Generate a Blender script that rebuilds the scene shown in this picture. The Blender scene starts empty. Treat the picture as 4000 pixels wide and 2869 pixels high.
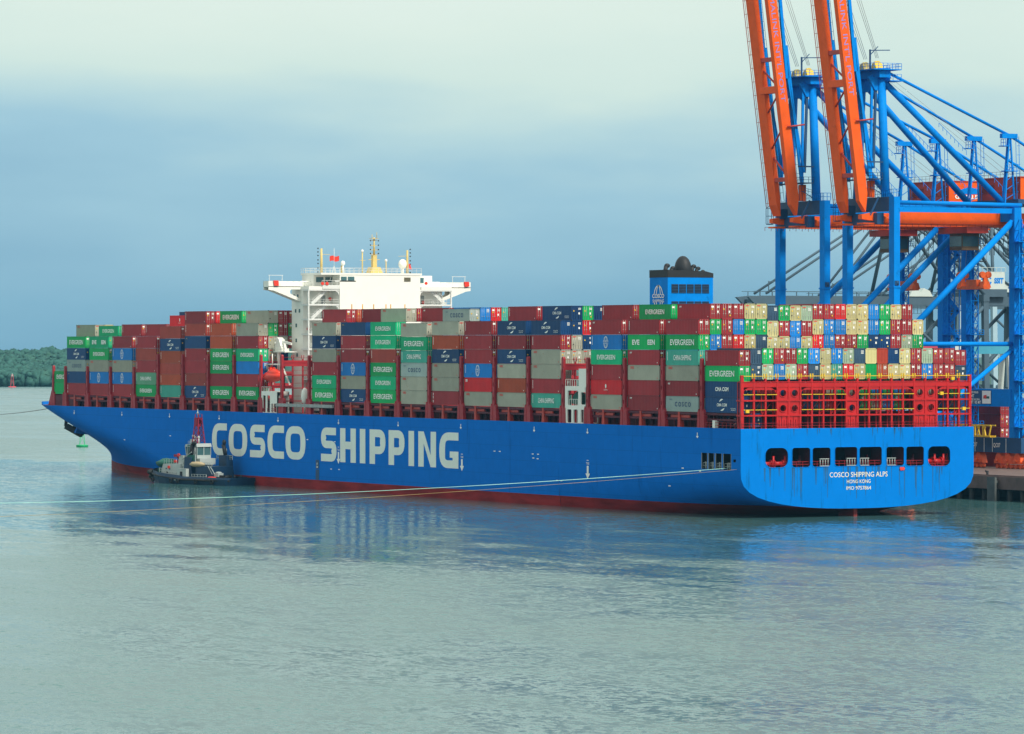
import bpy, bmesh, math, random
from mathutils import Vector, Matrix
from mathutils.geometry import tessellate_polygon
R = math.radians
random.seed(11)
sc = bpy.context.scene
COL = sc.collection

# ------------------------------------------------------------------ camera, sky, sun
cam_d = bpy.data.cameras.new("camera")
cam = bpy.data.objects.new("camera", cam_d); COL.objects.link(cam)
cam.location = (686.75, -410.87, 32.38)
_yaw, _pit = 2.6548, -0.00567
cam.rotation_euler = (math.pi/2 + _pit, 0, _yaw - math.pi/2)
cam_d.sensor_width = 36; cam_d.lens = 153.36
cam_d.clip_start = 1; cam_d.clip_end = 40000
sc.camera = cam

SUN_AZ = R(12)      # direction the sun stands in, from +X towards -Y
SUN_EL = R(46)
world = bpy.data.worlds.new("World"); sc.world = world; world.use_nodes = True
nt = world.node_tree; nt.nodes.clear()
def N(t, **k):
    n = nt.nodes.new(t)
    for a, b in k.items(): setattr(n, a, b)
    return n
def ramp(n, stops):
    e = n.color_ramp.elements
    while len(e) < len(stops): e.new(0.5)
    for i, (p, c) in enumerate(stops):
        e[i].position = p; e[i].color = (*c, 1)
out = N('ShaderNodeOutputWorld')
sky = N('ShaderNodeTexSky', sky_type='NISHITA', sun_disc=False)
sky.sun_elevation = SUN_EL; sky.sun_rotation = math.pi/2 - SUN_AZ
bgn = N('ShaderNodeBackground'); bgn.inputs[1].default_value = 0.07
nt.links.new(sky.outputs[0], bgn.inputs[0])
tc = N('ShaderNodeTexCoord'); sep = N('ShaderNodeSeparateXYZ')
nt.links.new(tc.outputs['Generated'], sep.inputs[0])
mp = N('ShaderNodeMapping'); mp.inputs['Scale'].default_value = (5.5, 5.5, 24)
mp.inputs['Location'].default_value = (3.1, 1.7, 0.4)
nz = N('ShaderNodeTexNoise'); nz.inputs['Scale'].default_value = 1.0; nz.inputs['Detail'].default_value = 5
nz.inputs['Roughness'].default_value = 0.5
nt.links.new(tc.outputs['Generated'], mp.inputs[0]); nt.links.new(mp.outputs[0], nz.inputs[0])
m1 = N('ShaderNodeMath', operation='MULTIPLY_ADD'); m1.inputs[1].default_value = 0.085; m1.inputs[2].default_value = -0.035
nt.links.new(nz.outputs[0], m1.inputs[0])
m2 = N('ShaderNodeMath', operation='ADD'); nt.links.new(sep.outputs[2], m2.inputs[0]); nt.links.new(m1.outputs[0], m2.inputs[1])
m3 = N('ShaderNodeMapRange'); m3.inputs['From Min'].default_value = 0; m3.inputs['From Max'].default_value = 0.5
nt.links.new(m2.outputs[0], m3.inputs['Value'])
cr = N('ShaderNodeValToRGB')
ramp(cr, [(0.0, (.19, .39, .54)), (.04, (.265, .485, .635)), (.075, (.35, .585, .71)), (.10, (.49, .70, .74)),
          (.128, (.66, .82, .76)), (.17, (.74, .87, .79)), (.30, (.86, .94, .88)), (1.0, (.88, .93, .88))])
nt.links.new(m3.outputs[0], cr.inputs[0])
bgc = N('ShaderNodeBackground'); bgc.inputs[1].default_value = 1.04
nt.links.new(cr.outputs[0], bgc.inputs[0])
mx = N('ShaderNodeMixShader'); mx.inputs[0].default_value = 0.95
nt.links.new(bgn.outputs[0], mx.inputs[1]); nt.links.new(bgc.outputs[0], mx.inputs[2])
nt.links.new(mx.outputs[0], out.inputs[0])

sun_d = bpy.data.lights.new("sun", 'SUN'); sun = bpy.data.objects.new("sun", sun_d); COL.objects.link(sun)
sun_d.energy = 4.2; sun_d.angle = R(12); sun_d.color = (1, .94, .82)
_d = Vector((math.cos(SUN_EL)*math.cos(SUN_AZ), math.cos(SUN_EL)*math.sin(SUN_AZ), math.sin(SUN_EL)))
sun.rotation_euler = _d.to_track_quat('Z', 'Y').to_euler()
sc.view_settings.view_transform = 'Standard'; sc.view_settings.look = 'None'
sc.view_settings.exposure = 0.0; sc.view_settings.gamma = 1

# ------------------------------------------------------------------ materials
_M = {}
def paint(name, rgb, rough=.5, var=.12, spot=None, spot_amt=.0, spot_scale=.6, streak=0, metal=0, spec=.4, bump=0):
    """painted or bare surface with uneven tone and, if asked, worn patches or vertical streaks of another colour"""
    if name in _M: return _M[name]
    m = bpy.data.materials.new(name); m.use_nodes = True; t = m.node_tree
    b = t.nodes['Principled BSDF']; b.inputs['Roughness'].default_value = rough; b.inputs['Metallic'].default_value = metal
    b.inputs['Specular IOR Level'].default_value = spec
    g = t.nodes.new('ShaderNodeTexCoord'); n = t.nodes.new('ShaderNodeTexNoise')
    n.inputs['Scale'].default_value = .35; n.inputs['Detail'].default_value = 6; n.inputs['Roughness'].default_value = .65
    geo = t.nodes.new('ShaderNodeNewGeometry')
    t.links.new(geo.outputs['Position'], n.inputs['Vector'])
    r = t.nodes.new('ShaderNodeValToRGB'); e = r.color_ramp.elements
    e[0].position = .3; e[1].position = .72
    e[0].color = (*[c*(1-var) for c in rgb], 1); e[1].color = (*[min(1, c*(1+var)) for c in rgb], 1)
    t.links.new(n.outputs[0], r.inputs[0]); last = r.outputs[0]
    if spot:
        mpn = t.nodes.new('ShaderNodeMapping')
        mpn.inputs['Scale'].default_value = (spot_scale, spot_scale, spot_scale*(.12 if streak else 1))
        t.links.new(geo.outputs['Position'], mpn.inputs[0])
        n2 = t.nodes.new('ShaderNodeTexNoise'); n2.inputs['Scale'].default_value = 1; n2.inputs['Detail'].default_value = 8
        n2.inputs['Roughness'].default_value = .7
        t.links.new(mpn.outputs[0], n2.inputs['Vector'])
        r2 = t.nodes.new('ShaderNodeMapRange'); r2.inputs['From Min'].default_value = .62-spot_amt*.25; r2.inputs['From Max'].default_value = .78-spot_amt*.2
        r2.inputs['To Max'].default_value = .85
        t.links.new(n2.outputs[0], r2.inputs['Value'])
        mxn = t.nodes.new('ShaderNodeMix'); mxn.data_type = 'RGBA'
        t.links.new(r2.outputs[0], mxn.inputs['Factor']); t.links.new(last, mxn.inputs['A'])
        mxn.inputs['B'].default_value = (*spot, 1); last = mxn.outputs['Result']
    t.links.new(last, b.inputs['Base Color'])
    _M[name] = m
    return m

RUST = (.22, .07, .02)
HB = paint('hull_blue', (.0, .15, .58), .55, .06, spot=(.0, .07, .28), spot_amt=.15, spot_scale=.25, streak=1, spec=.03)
HR = paint('boot_red', (.22, .018, .018), .6, .2, spot=(.05, .02, .02), spot_amt=.25, spot_scale=.3, streak=1)
def boot_top(m, z, rgb):
    t = m.node_tree; b = t.nodes['Principled BSDF']; src = b.inputs['Base Color'].links[0].from_socket
    g = t.nodes.new('ShaderNodeNewGeometry'); s_ = t.nodes.new('ShaderNodeSeparateXYZ'); t.links.new(g.outputs['Position'], s_.inputs[0])
    c = t.nodes.new('ShaderNodeMath'); c.operation = 'LESS_THAN'; c.inputs[1].default_value = z; t.links.new(s_.outputs[2], c.inputs[0])
    n = t.nodes.new('ShaderNodeTexNoise'); n.inputs['Scale'].default_value = .5; n.inputs['Detail'].default_value = 6
    mpn = t.nodes.new('ShaderNodeMapping'); mpn.inputs['Scale'].default_value = (.25, .25, 1.2); t.links.new(g.outputs['Position'], mpn.inputs[0]); t.links.new(mpn.outputs[0], n.inputs['Vector'])
    r = t.nodes.new('ShaderNodeValToRGB'); ramp(r, [(.3, [q*.55 for q in rgb]), (.7, [q*1.15 for q in rgb])]); t.links.new(n.outputs[0], r.inputs[0])
    x = t.nodes.new('ShaderNodeMix'); x.data_type = 'RGBA'; t.links.new(c.outputs[0], x.inputs['Factor']); t.links.new(src, x.inputs['A']); t.links.new(r.outputs[0], x.inputs['B'])
    t.links.new(x.outputs['Result'], b.inputs['Base Color'])
def seams(m, sx, dark=.82):
    t = m.node_tree; b = t.nodes['Principled BSDF']; src = b.inputs['Base Color'].links[0].from_socket
    g = t.nodes.new('ShaderNodeNewGeometry'); s_ = t.nodes.new('ShaderNodeSeparateXYZ'); t.links.new(g.outputs['Position'], s_.inputs[0])
    c = t.nodes.new('ShaderNodeCombineXYZ'); t.links.new(s_.outputs[sx], c.inputs[0]); t.links.new(s_.outputs[2], c.inputs[1])
    k = t.nodes.new('ShaderNodeTexBrick'); k.offset = .5
    for n_, v in (('Scale', 1), ('Mortar Size', .07), ('Mortar Smooth', .6), ('Brick Width', 11.5), ('Row Height', 2.9), ('Bias', 0)): k.inputs[n_].default_value = v
    k.inputs['Color1'].default_value = (1,1,1,1); k.inputs['Color2'].default_value = (.95,.95,.95,1); k.inputs['Mortar'].default_value = (dark,dark,dark,1)
    t.links.new(c.outputs[0], k.inputs['Vector'])
    x = t.nodes.new('ShaderNodeMix'); x.data_type = 'RGBA'; x.blend_type = 'MULTIPLY'; x.inputs['Factor'].default_value = 1
    t.links.new(src, x.inputs['A']); t.links.new(k.outputs[0], x.inputs['B']); t.links.new(x.outputs['Result'], b.inputs['Base Color'])
seams(HB, 0)
boot_top(HB, 2.1, (.26, .022, .022))
TB = paint('transom_blue', (.0, .175, .60), .5, .05, spec=.03, spot=(.004, .07, .16), spot_amt=.22, spot_scale=.9, streak=1)
DKR = paint('deck_red', (.33, .012, .02), .5, .2, spot=(.12, .01, .02), spot_amt=.2, spot_scale=1)
DKO = paint('deck_orange_red', (.42, .035, .02), .5, .2, spot=(.2, .02, .02), spot_amt=.2, spot_scale=1)
DKM = paint('deck_maroon', (.09, .008, .02), .7, .3)
BRR = paint('bright_red', (.46, .006, .008), .45, .15, spot=(.3, .008, .01), spot_amt=.2, spot_scale=.9)
DEK = paint('deck_plate', (.12, .03, .03), .7, .3)
WHT = paint('ship_white', (.80, .80, .74), .45, .04, spot=(.62, .52, .36), spot_amt=-.1, spot_scale=.5, streak=1)
WHG = paint('ship_white_dull', (.66, .68, .66), .5, .06)
LET = paint('letter_white', (.74, .80, .74), .5, .06, spot=(.50, .45, .33), spot_amt=-.1, spot_scale=.5, streak=1)
TXT = paint('mark_white', (.86, .88, .84), .5, .05)
YEL = paint('yellow', (.70, .45, .02), .5, .15)
MAS = paint('mast_buff', (.62, .47, .16), .5, .15)
BLK = paint('black', (.012, .014, .018), .6, .2)
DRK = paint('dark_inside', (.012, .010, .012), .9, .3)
GLS = paint('window_glass', (.05, .12, .13), .15, .2, spec=.7)
GRY = paint('grey_steel', (.30, .33, .33), .5, .15)
ORG = paint('crane_orange', (.80, .105, .008), .5, .1, spec=.15, spot=(.45, .05, .01), spot_amt=.1, spot_scale=.5)
CBL = paint('crane_blue', (.0, .21, .68), .55, .12, spec=.05, spot=(.004, .08, .25), spot_amt=.1, spot_scale=.5)
CBD = paint('crane_blue_dark', (.008, .06, .16), .55, .15)
LIL = paint('lilac_letter', (.28, .22, .55), .5, .05)
BOA = paint('boat_orange_red', (.72, .035, .01), .4, .08)
TBH = paint('tug_blue', (.006, .035, .085), .5, .2, spot=(.02, .03, .05), spot_amt=.2)
TGR = paint('tug_green', (.008, .10, .075), .6, .2)
TRD = paint('tug_red', (.25, .006, .025), .5, .15)
TWH = paint('tug_white', (.38, .43, .42), .5, .1, spot=(.35, .22, .12), spot_amt=-.02, spot_scale=1.5)
RUB = paint('rubber', (.018, .02, .02), .8, .3)
CAN = paint('canvas_tan', (.42, .33, .2), .8, .2)
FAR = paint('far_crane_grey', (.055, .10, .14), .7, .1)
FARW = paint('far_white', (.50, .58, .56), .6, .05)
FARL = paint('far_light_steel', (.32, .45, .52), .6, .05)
CON = paint('concrete', (.13, .085, .075), .85, .3, spot=(.07, .06, .055), spot_amt=.3, spot_scale=.4)
COND = paint('concrete_dark', (.045, .045, .042), .9, .3, spot=(.03, .035, .03), spot_amt=.3, spot_scale=.4, streak=1)
RED_MARK = paint('mark_red', (.72, .04, .02), .5, .05)
NAVY_MARK = paint('mark_navy', (.01, .05, .16), .5, .05)
ROD = paint('lock_rod', (.45, .45, .42), .4, .1, metal=.3)

# ------------------------------------------------------------------ geometry helpers
class MB:
    def __init__(s): s.v = []; s.f = []; s.m = []; s.mi = 0; s.sm = []; s.smooth = False
    def mat(s, i): s.mi = i; return s
    def face(s, pts):
        k = len(s.v); s.v += [tuple(p) for p in pts]; s.f.append(tuple(range(k, k+len(pts)))); s.m.append(s.mi); s.sm.append(s.smooth)
    def add(s, vs, fs, smooth=False):
        k = len(s.v); s.v += [tuple(p) for p in vs]
        for f in fs: s.f.append(tuple(i+k for i in f)); s.m.append(s.mi); s.sm.append(smooth or s.smooth)
    def box(s, x0, x1, y0, y1, z0, z1):
        vs = [(x, y, z) for z in (z0, z1) for y in (y0, y1) for x in (x0, x1)]
        s.add(vs, [(0,2,3,1), (4,5,7,6), (0,1,5,4), (2,6,7,3), (0,4,6,2), (1,3,7,5)]); return s
    def beam(s, p, q, w, h=None, up=(0,0,1)):
        h = h or w; p = Vector(p); q = Vector(q); d = (q-p)
        if d.length < 1e-6: return s
        d.normalize(); u = Vector(up)
        if abs(d.dot(u)) > .99: u = Vector((1,0,0))
        a = d.cross(u).normalized(); b = a.cross(d).normalized()
        vs = [c + a*sx*w/2 + b*sy*h/2 for c in (p, q) for sx, sy in ((-1,-1), (1,-1), (1,1), (-1,1))]
        s.add(vs, [(0,1,2,3)[::-1], (4,5,6,7), (0,1,5,4), (1,2,6,5), (2,3,7,6), (3,0,4,7)]); return s
    def tube(s, p, q, r, n=8, r2=None):
        r2 = r if r2 is None else r2; p = Vector(p); q = Vector(q); d = (q-p).normalized()
        u = Vector((0,0,1)) if abs(d.z) < .95 else Vector((1,0,0))
        a = d.cross(u).normalized(); b = a.cross(d)
        vs = [c + (a*math.cos(t)+b*math.sin(t))*rr for c, rr in ((p, r), (q, r2)) for t in [2*math.pi*i/n for i in range(n)]]
        s.add(vs, [(i, (i+1) % n, n+(i+1) % n, n+i) for i in range(n)], True)
        s.add(vs[:n], [tuple(range(n))[::-1]]); s.add(vs[n:], [tuple(range(n))]); return s
    def path(s, pts, r, n=6):
        for a, b in zip(pts, pts[1:]): s.tube(a, b, r, n)
        return s
    def ball(s, c, rx, ry=None, rz=None, nu=12, nv=8, fn=None):
        ry = ry or rx; rz = rz or rx; vs = []; fs = []
        for j in range(nv+1):
            t = math.pi*j/nv
            for i in range(nu):
                a = 2*math.pi*i/nu; k = fn(a, t) if fn else 1
                vs.append((c[0]+rx*k*math.sin(t)*math.cos(a), c[1]+ry*k*math.sin(t)*math.sin(a), c[2]+rz*k*math.cos(t)))
        for j in range(nv):
            for i in range(nu): fs.append((j*nu+i, (j+1)*nu+i, (j+1)*nu+(i+1) % nu, j*nu+(i+1) % nu))
        s.add(vs, fs, True); return s
    def prism(s, pts, axis, a0, a1, holes=()):
        """polygon (2-D points) with holes, extruded along axis 'x','y' or 'z' from a0 to a1"""
        def P(p, a):
            return {'x': (a, p[0], p[1]), 'y': (p[0], a, p[1]), 'z': (p[0], p[1], a)}[axis]
        loops = [[Vector((p[0], p[1], 0)) for p in pts]] + [[Vector((p[0], p[1], 0)) for p in h] for h in holes]
        allp = [p for l in loops for p in l]; tri = tessellate_polygon(loops)
        for a in (a0, a1):
            s.add([P(p, a) for p in allp], [tuple(t) for t in tri])
        for l in loops:
            n = len(l)
            for i in range(n):
                p, q = l[i], l[(i+1) % n]
                s.add([P(p, a0), P(q, a0), P(q, a1), P(p, a1)], [(0,1,2,3)])
        return s
    def rail(s, p, q, h=1.05, step=2.0, t=.06, mids=2):
        p = Vector(p); q = Vector(q); L = (q-p).length; n = max(1, int(L/step))
        for i in range(n+1):
            a = p.lerp(q, i/n); s.beam(a, a+Vector((0,0,h)), t)
        for k in range(1, mids+1):
            o = Vector((0,0,h*k/mids)); s.beam(p+o, q+o, t)
        return s
    def mesh(s, name, mats):
        me = bpy.data.meshes.new(name); me.from_pydata(s.v, [], s.f); me.update()
        for m in (mats if isinstance(mats, (list, tuple)) else [mats]): me.materials.append(m)
        me.polygons.foreach_set('material_index', s.m); me.polygons.foreach_set('use_smooth', s.sm)
        bm = bmesh.new(); bm.from_mesh(me); bmesh.ops.remove_doubles(bm, verts=bm.verts, dist=1e-4)
        bmesh.ops.recalc_face_normals(bm, faces=bm.faces); bm.to_mesh(me); bm.free()
        return me
    def build(s, name, mats, parent=None, loc=None, label=None):
        return link(name, s.mesh(name, mats), parent, loc, label)
def link(name, data, parent=None, loc=None, label=None):
    o = bpy.data.objects.new(name, data); COL.objects.link(o)
    if parent: o.parent = parent
    if loc: o.location = loc
    if label: o['label'] = label
    return o
def tag(o, label, cat, group=None, kind=None):
    if label: o['label'] = label
    if cat: o['category'] = cat
    if group: o['group'] = group
    if kind: o['kind'] = kind
    return o
def thing(name, label, cat, loc=(0,0,0), group=None, rz=0):
    o = bpy.data.objects.new(name, None); COL.objects.link(o); o.location = loc; o.rotation_euler = (0,0,rz)
    return tag(o, label, cat, group)
def structure(name, mb, mats, kind='structure'):
    o = mb.build(name, mats); o['kind'] = kind; return o
def copy_tree(o, parent=None):
    c = o.copy(); COL.objects.link(c); c.parent = parent
    for ch in list(o.children): copy_tree(ch, c)
    return c
def rrect(x0, x1, y0, y1, r, n=5):
    pts = []
    for cx, cy, a in ((x1-r, y1-r, 0), (x0+r, y1-r, 90), (x0+r, y0+r, 180), (x1-r, y0+r, 270)):
        for i in range(n+1):
            t = R(a+90*i/n); pts.append((cx+r*math.cos(t), cy+r*math.sin(t)))
    return pts
def circ(cx, cy, rx, ry=None, n=16):
    ry = ry or rx
    return [(cx+rx*math.cos(2*math.pi*i/n), cy+ry*math.sin(2*math.pi*i/n)) for i in range(n)]

_txt = {}
def text_mesh(s, bold=.0, mat=None):
    """flat letters in the XY plane from the built-in font; returns mesh normalised to height 1, and its width"""
    key = (s, bold, mat.name)
    if key in _txt: return _txt[key]
    cu = bpy.data.curves.new('lettering', 'FONT'); cu.body = s; cu.offset = bold; cu.fill_mode = 'FRONT'; cu.resolution_u = 3
    ob = bpy.data.objects.new('lettering', cu); COL.objects.link(ob)
    dg = bpy.context.evaluated_depsgraph_get(); me = bpy.data.meshes.new_from_object(ob.evaluated_get(dg))
    bpy.data.objects.remove(ob); bpy.data.curves.remove(cu)
    xs = [v.co.x for v in me.vertices]; ys = [v.co.y for v in me.vertices]
    k = 1/(max(ys)-min(ys)); x0, y0 = min(xs), min(ys)
    for v in me.vertices: v.co = ((v.co.x-x0)*k, (v.co.y-y0)*k, 0)
    me.materials.clear(); me.materials.append(mat); w = (max(xs)-x0)*k
    _txt[key] = (me, w); return me, w
def put_text(mb, s, bold, origin, xdir, ydir, h, w=None, centre=False):
    """append built-in font letters to an MB, at origin, along xdir / ydir, height h, total width w"""
    me, w0 = text_mesh(s, bold, TXT); kx = (w/w0 if w else h)
    o = Vector(origin); X = Vector(xdir); Y = Vector(ydir)
    off = -kx*w0/2 if centre else 0
    vs = [o + X*(v.co.x*kx+off) + Y*(v.co.y*h) for v in me.vertices]
    mb.add(vs, [tuple(p.vertices) for p in me.polygons])
# hand-drawn square block letters (w x h box, stroke t) as strips round a rounded centre path
def glyph(ch, w, h, t, r=None):
    tv = t*.62; r = r if r is not None else w*.42
    a, b, c, d = t/2, w-t/2, tv/2, h-tv/2
    def rnd(pts, closed=False, rad=r):
        o = []; n = len(pts)
        def put(v):
            if not o or (o[-1]-v).length > 1e-3: o.append(v)
        for i, p in enumerate(pts):
            if not closed and i in (0, n-1): put(Vector(p)); continue
            p0 = Vector(pts[i-1]); p1 = Vector(p); p2 = Vector(pts[(i+1) % n])
            d0 = (p0-p1); d2 = (p2-p1); k = min(rad, d0.length*.5, d2.length*.5)
            A = p1+d0.normalized()*k; B = p1+d2.normalized()*k
            for j in range(7):
                u = j/6; put((1-u)**2*A+2*u*(1-u)*p1+u*u*B)
        if closed and (o[0]-o[-1]).length < 1e-3: o.pop()
        return o
    def strip(pts, closed=False):
        q = []; n = len(pts); fs = []
        for i, p in enumerate(pts):
            a_ = pts[i-1] if (i > 0 or closed) else p; b_ = pts[(i+1) % n] if (i < n-1 or closed) else p
            dd = (b_-a_).normalized(); nn = Vector((-dd.y, dd.x))
            tt = t*abs(nn.x)+tv*abs(nn.y); tt = t/2 if abs(nn.x) > .99 else (tv/2 if abs(nn.y) > .99 else (t*nn.x**2+tv*nn.y**2)/2)
            q += [p+nn*tt, p-nn*tt]
        m = n if closed else n-1
        for i in range(m): fs.append((2*i, 2*i+1, 2*((i+1) % n)+1, 2*((i+1) % n)))
        return q, fs
    def bar(x0, x1, y0, y1): return [Vector((x0, y0)), Vector((x1, y0)), Vector((x1, y1)), Vector((x0, y1))], [(0,1,2,3)]
    def poly(*p): return [Vector(x) for x in p], [tuple(range(len(p)))]
    m = h/2
    if ch == 'C': return [strip(rnd([(w, d), (a, d), (a, c), (w, c)]))]
    if ch == 'O': return [strip(rnd([(a, c), (b, c), (b, d), (a, d)], True), True)]
    if ch == 'S': return [strip(rnd([(w*.96, d), (a, d), (a, m), (b, m), (b, c), (0, c)], rad=w*.45))]
    if ch == 'H': return [bar(0, t, 0, h), bar(w-t, w, 0, h), bar(t, w-t, m-tv/2, m+tv/2)]
    if ch == 'I': return [bar(0, w, 0, h)]
    if ch == 'P': return [bar(0, t, 0, h), strip(rnd([(t, h-tv/2), (b, h-tv/2), (b, h*.40), (t, h*.40)], rad=w*.38))]
    if ch == 'N': return [bar(0, t*.95, 0, h), bar(w-t*.95, w, 0, h), poly((t*.95, h), (t*.95, h*.66), (w-t*.95, 0), (w-t*.95, h*.34))]
    if ch == 'G': return [strip(rnd([(w, d), (a, d), (a, c), (w-t, c)])), bar(w-t, w, 0, h*.47), bar(w*.55, w-t, h*.47-tv*.8, h*.47)]
    return []

# ------------------------------------------------------------------ water, land, far shore
def water_mat():
    """rippled river water: wave slopes come straight from coloured noise at several sizes, calmer in the lee of the ship"""
    m = bpy.data.materials.new('river_water'); m.use_nodes = True; t = m.node_tree; b = t.nodes['Principled BSDF']
    g = t.nodes.new('ShaderNodeNewGeometry')
    def noise(scale, det, rough=.55, colour=False):
        mpn = t.nodes.new('ShaderNodeMapping'); mpn.inputs['Scale'].default_value = scale; t.links.new(g.outputs['Position'], mpn.inputs[0])
        n = t.nodes.new('ShaderNodeTexNoise'); n.inputs['Scale'].default_value = 1; n.inputs['Detail'].default_value = det
        n.inputs['Roughness'].default_value = rough; t.links.new(mpn.outputs[0], n.inputs['Vector']); return n.outputs[1 if colour else 0]
    def M_(op, a, c):
        q = t.nodes.new('ShaderNodeMath'); q.operation = op
        for i_, v in enumerate((a, c)):
            if isinstance(v, (int, float)): q.inputs[i_].default_value = v
            else: t.links.new(v, q.inputs[i_])
        return q.outputs[0]
    def V_(op, a, c):
        q = t.nodes.new('ShaderNodeVectorMath'); q.operation = op
        for i_, v in enumerate((a, c)):
            if v is None: continue
            if isinstance(v, tuple): q.inputs[i_].default_value = v
            elif op == 'SCALE' and i_ == 1:
                if isinstance(v, (int, float)): q.inputs['Scale'].default_value = v
                else: t.links.new(v, q.inputs['Scale'])
            else: t.links.new(v, q.inputs[i_])
        return q.outputs[0]
    def rng(v, a, c, d, e, smooth=True):
        q = t.nodes.new('ShaderNodeMapRange')
        if smooth: q.interpolation_type = 'SMOOTHSTEP'
        for k_, x_ in (('From Min', a), ('From Max', c), ('To Min', d), ('To Max', e)): q.inputs[k_].default_value = x_
        t.links.new(v, q.inputs['Value']); return q.outputs[0]
    def slope(scale, amp, det=2): return V_('SCALE', V_('SUBTRACT', noise(scale, det, .6, True), (.5, .5, .5)), amp)
    patch = noise((.008, .015, 1), 7, .66)
    gust = rng(patch, .36, .60, .55, 1.15)
    sp_ = t.nodes.new('ShaderNodeSeparateXYZ'); t.links.new(g.outputs['Position'], sp_.inputs[0])
    dy = M_('MAXIMUM', M_('MULTIPLY', sp_.outputs[1], -1.0), 0.0); dx = M_('MAXIMUM', M_('MAXIMUM', M_('MULTIPLY', sp_.outputs[0], .8), M_('MULTIPLY', M_('ADD', sp_.outputs[0], 362.0), -1.6)), 0.0)
    dist = M_('SQRT', M_('ADD', M_('MULTIPLY', dy, dy), M_('MULTIPLY', dx, dx)), 0.0)
    streak = noise((.03, .06, 1), 6, .7)
    dist = M_('ADD', dist, M_('MULTIPLY', M_('SUBTRACT', patch, .5), 300.0)); dist = M_('ADD', dist, M_('MULTIPLY', M_('SUBTRACT', streak, .5), 420.0))
    lee = rng(dist, 60, 225, LEE0, 1.0)
    k = M_('MULTIPLY', gust, lee)
    sl = V_('ADD', V_('ADD', slope((.9, 1.2, 1), A_FINE), slope((.18, .26, 1), A_MID)), slope((4.5, 6, 1), A_TINY, 1))
    sl = V_('ADD', V_('SCALE', sl, k), V_('SCALE', slope((.03, .05, 1), A_BIG), lee))
    cx = t.nodes.new('ShaderNodeSeparateXYZ'); t.links.new(sl, cx.inputs[0])
    cb = t.nodes.new('ShaderNodeCombineXYZ'); t.links.new(cx.outputs[0], cb.inputs[0]); t.links.new(cx.outputs[1], cb.inputs[1]); cb.inputs[2].default_value = 1
    t.links.new(V_('NORMALIZE', cb.outputs[0], None), b.inputs['Normal'])
    r = t.nodes.new('ShaderNodeValToRGB'); ramp(r, [(.35, (.045, .145, .155)), (.65, (.08, .165, .165))])
    t.links.new(patch, r.inputs[0]); t.links.new(r.outputs[0], b.inputs['Base Color'])
    t.links.new(rng(k, .0, 1.2, .06, .27, False), b.inputs['Roughness']); b.inputs['IOR'].default_value = 1.33
    return m
LEE0, A_FINE, A_MID, A_TINY, A_BIG = .18, 1.0, .50, .5, .06
w = MB(); w.face([(-14000,-9000,0), (14000,-9000,0), (14000,14000,0), (-14000,14000,0)])
structure('river_water', w, water_mat())

CAMP = Vector((686.75, -410.87, 0))
FWD = Vector((math.cos(_yaw), math.sin(_yaw), 0)); RGT = Vector((math.sin(_yaw), -math.cos(_yaw), 0))
def polar(depth, lat, z=0):        # a spot so many metres away and so many to the side of the view axis
    p = CAMP + FWD*depth + RGT*lat; return Vector((p.x, p.y, z))
leaf_far = paint('far_foliage_hazed', (.030, .105, .085), .9, .3, spot=(.05,.13,.08), spot_amt=.3, spot_scale=.03)  # bluish leaf colour carries part of the distance haze
bank_m = paint('wooded_bank', (.030, .085, .06), .9, .3)
bk = MB(); A, B_, C_, D_ = polar(3170, -2500), polar(3215, 1500), polar(9000, 4000), polar(9000, -6000)
bk.add([(p.x, p.y, z) for z in (-.5, 1.2) for p in (A, B_, C_, D_)], [(4,5,6,7), (0,1,5,4), (1,2,6,5), (2,3,7,6), (3,0,4,7)])
structure('river_bank', bk, bank_m)
fr = MB(); rnd = random.Random(5)
for k in range(6400):
    near = k < 4200
    lat = rnd.uniform(-520, -290) if near else rnd.choice((rnd.uniform(-2300, -540), rnd.uniform(-270, 20)))
    row = rnd.random(); dep = 3185 + row*300
    h = (10 + 16*row + rnd.gauss(0, 1.2)); r_ = rnd.uniform(2.2, 4.6) if near else rnd.uniform(8, 13)
    p = polar(dep, lat*(1+row*.1), 0); fn = lambda a, t: rnd.uniform(.6, 1.3)
    fr.ball((p.x, p.y, h-r_*.8), r_*rnd.uniform(.8, 1.5), r_*rnd.uniform(.8, 1.5), r_*rnd.uniform(.7, 1.1), 6, 4, fn=fn)
    if near and k % 2: fr.ball((p.x, p.y, h*.45), r_*1.1, r_*1.1, h*.46, 6, 4, fn=fn)
    elif not near: fr.ball((p.x, p.y, h*.4), r_*1.1, r_*1.1, h*.46, 6, 4, fn=fn)
o = fr.build('riverside_forest', leaf_far)
tag(o, 'dense green forest along the far river bank', 'forest', kind='stuff')
# quay: concrete deck on piles
QZ, QY = 5.0, 93.0
q = MB(); q.box(-340, 330, QY, 700, QZ-1.2, QZ)
q.box(-340, 330, QY, QY+1.2, QZ-2.6, QZ-1.2); q.box(-340, 330, QY+.6, QY+.9, QZ+.004, QZ+.25)
structure('quay', q, CON)
q = MB()
for i in range(70):
    x = -170+i*4.6
    if x > 140: break
    q.tube((x, QY+1, -3), (x, QY+1, QZ-1.2), .55, 8); q.tube((x, QY+7, -3), (x, QY+7, QZ-1.2), .55, 8)
q.box(-340, 330, QY+14, QY+15, -3, QZ-1.2)  # dark sheet behind the piles, standing in for shade under the deck
structure('quay_piles', q, COND)
q = MB(); q.box(-340, 330, 700, 2600, 1, 4.9); structure('yard_ground', q, COND)
fend_bm = MB(); fend_bm.box(-1.3, 1.3, -.9, -.5, -3.4, 1.4); fend_bm.box(-1.4, 1.4, -1.05, -.9, -3.5, 1.5)
fend_bm.tube((-.6,-.5,.4), (-.6,.1,.4), .45, 8); fend_bm.tube((.6,-.5,.4), (.6,.1,.4), .45, 8)
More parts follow.
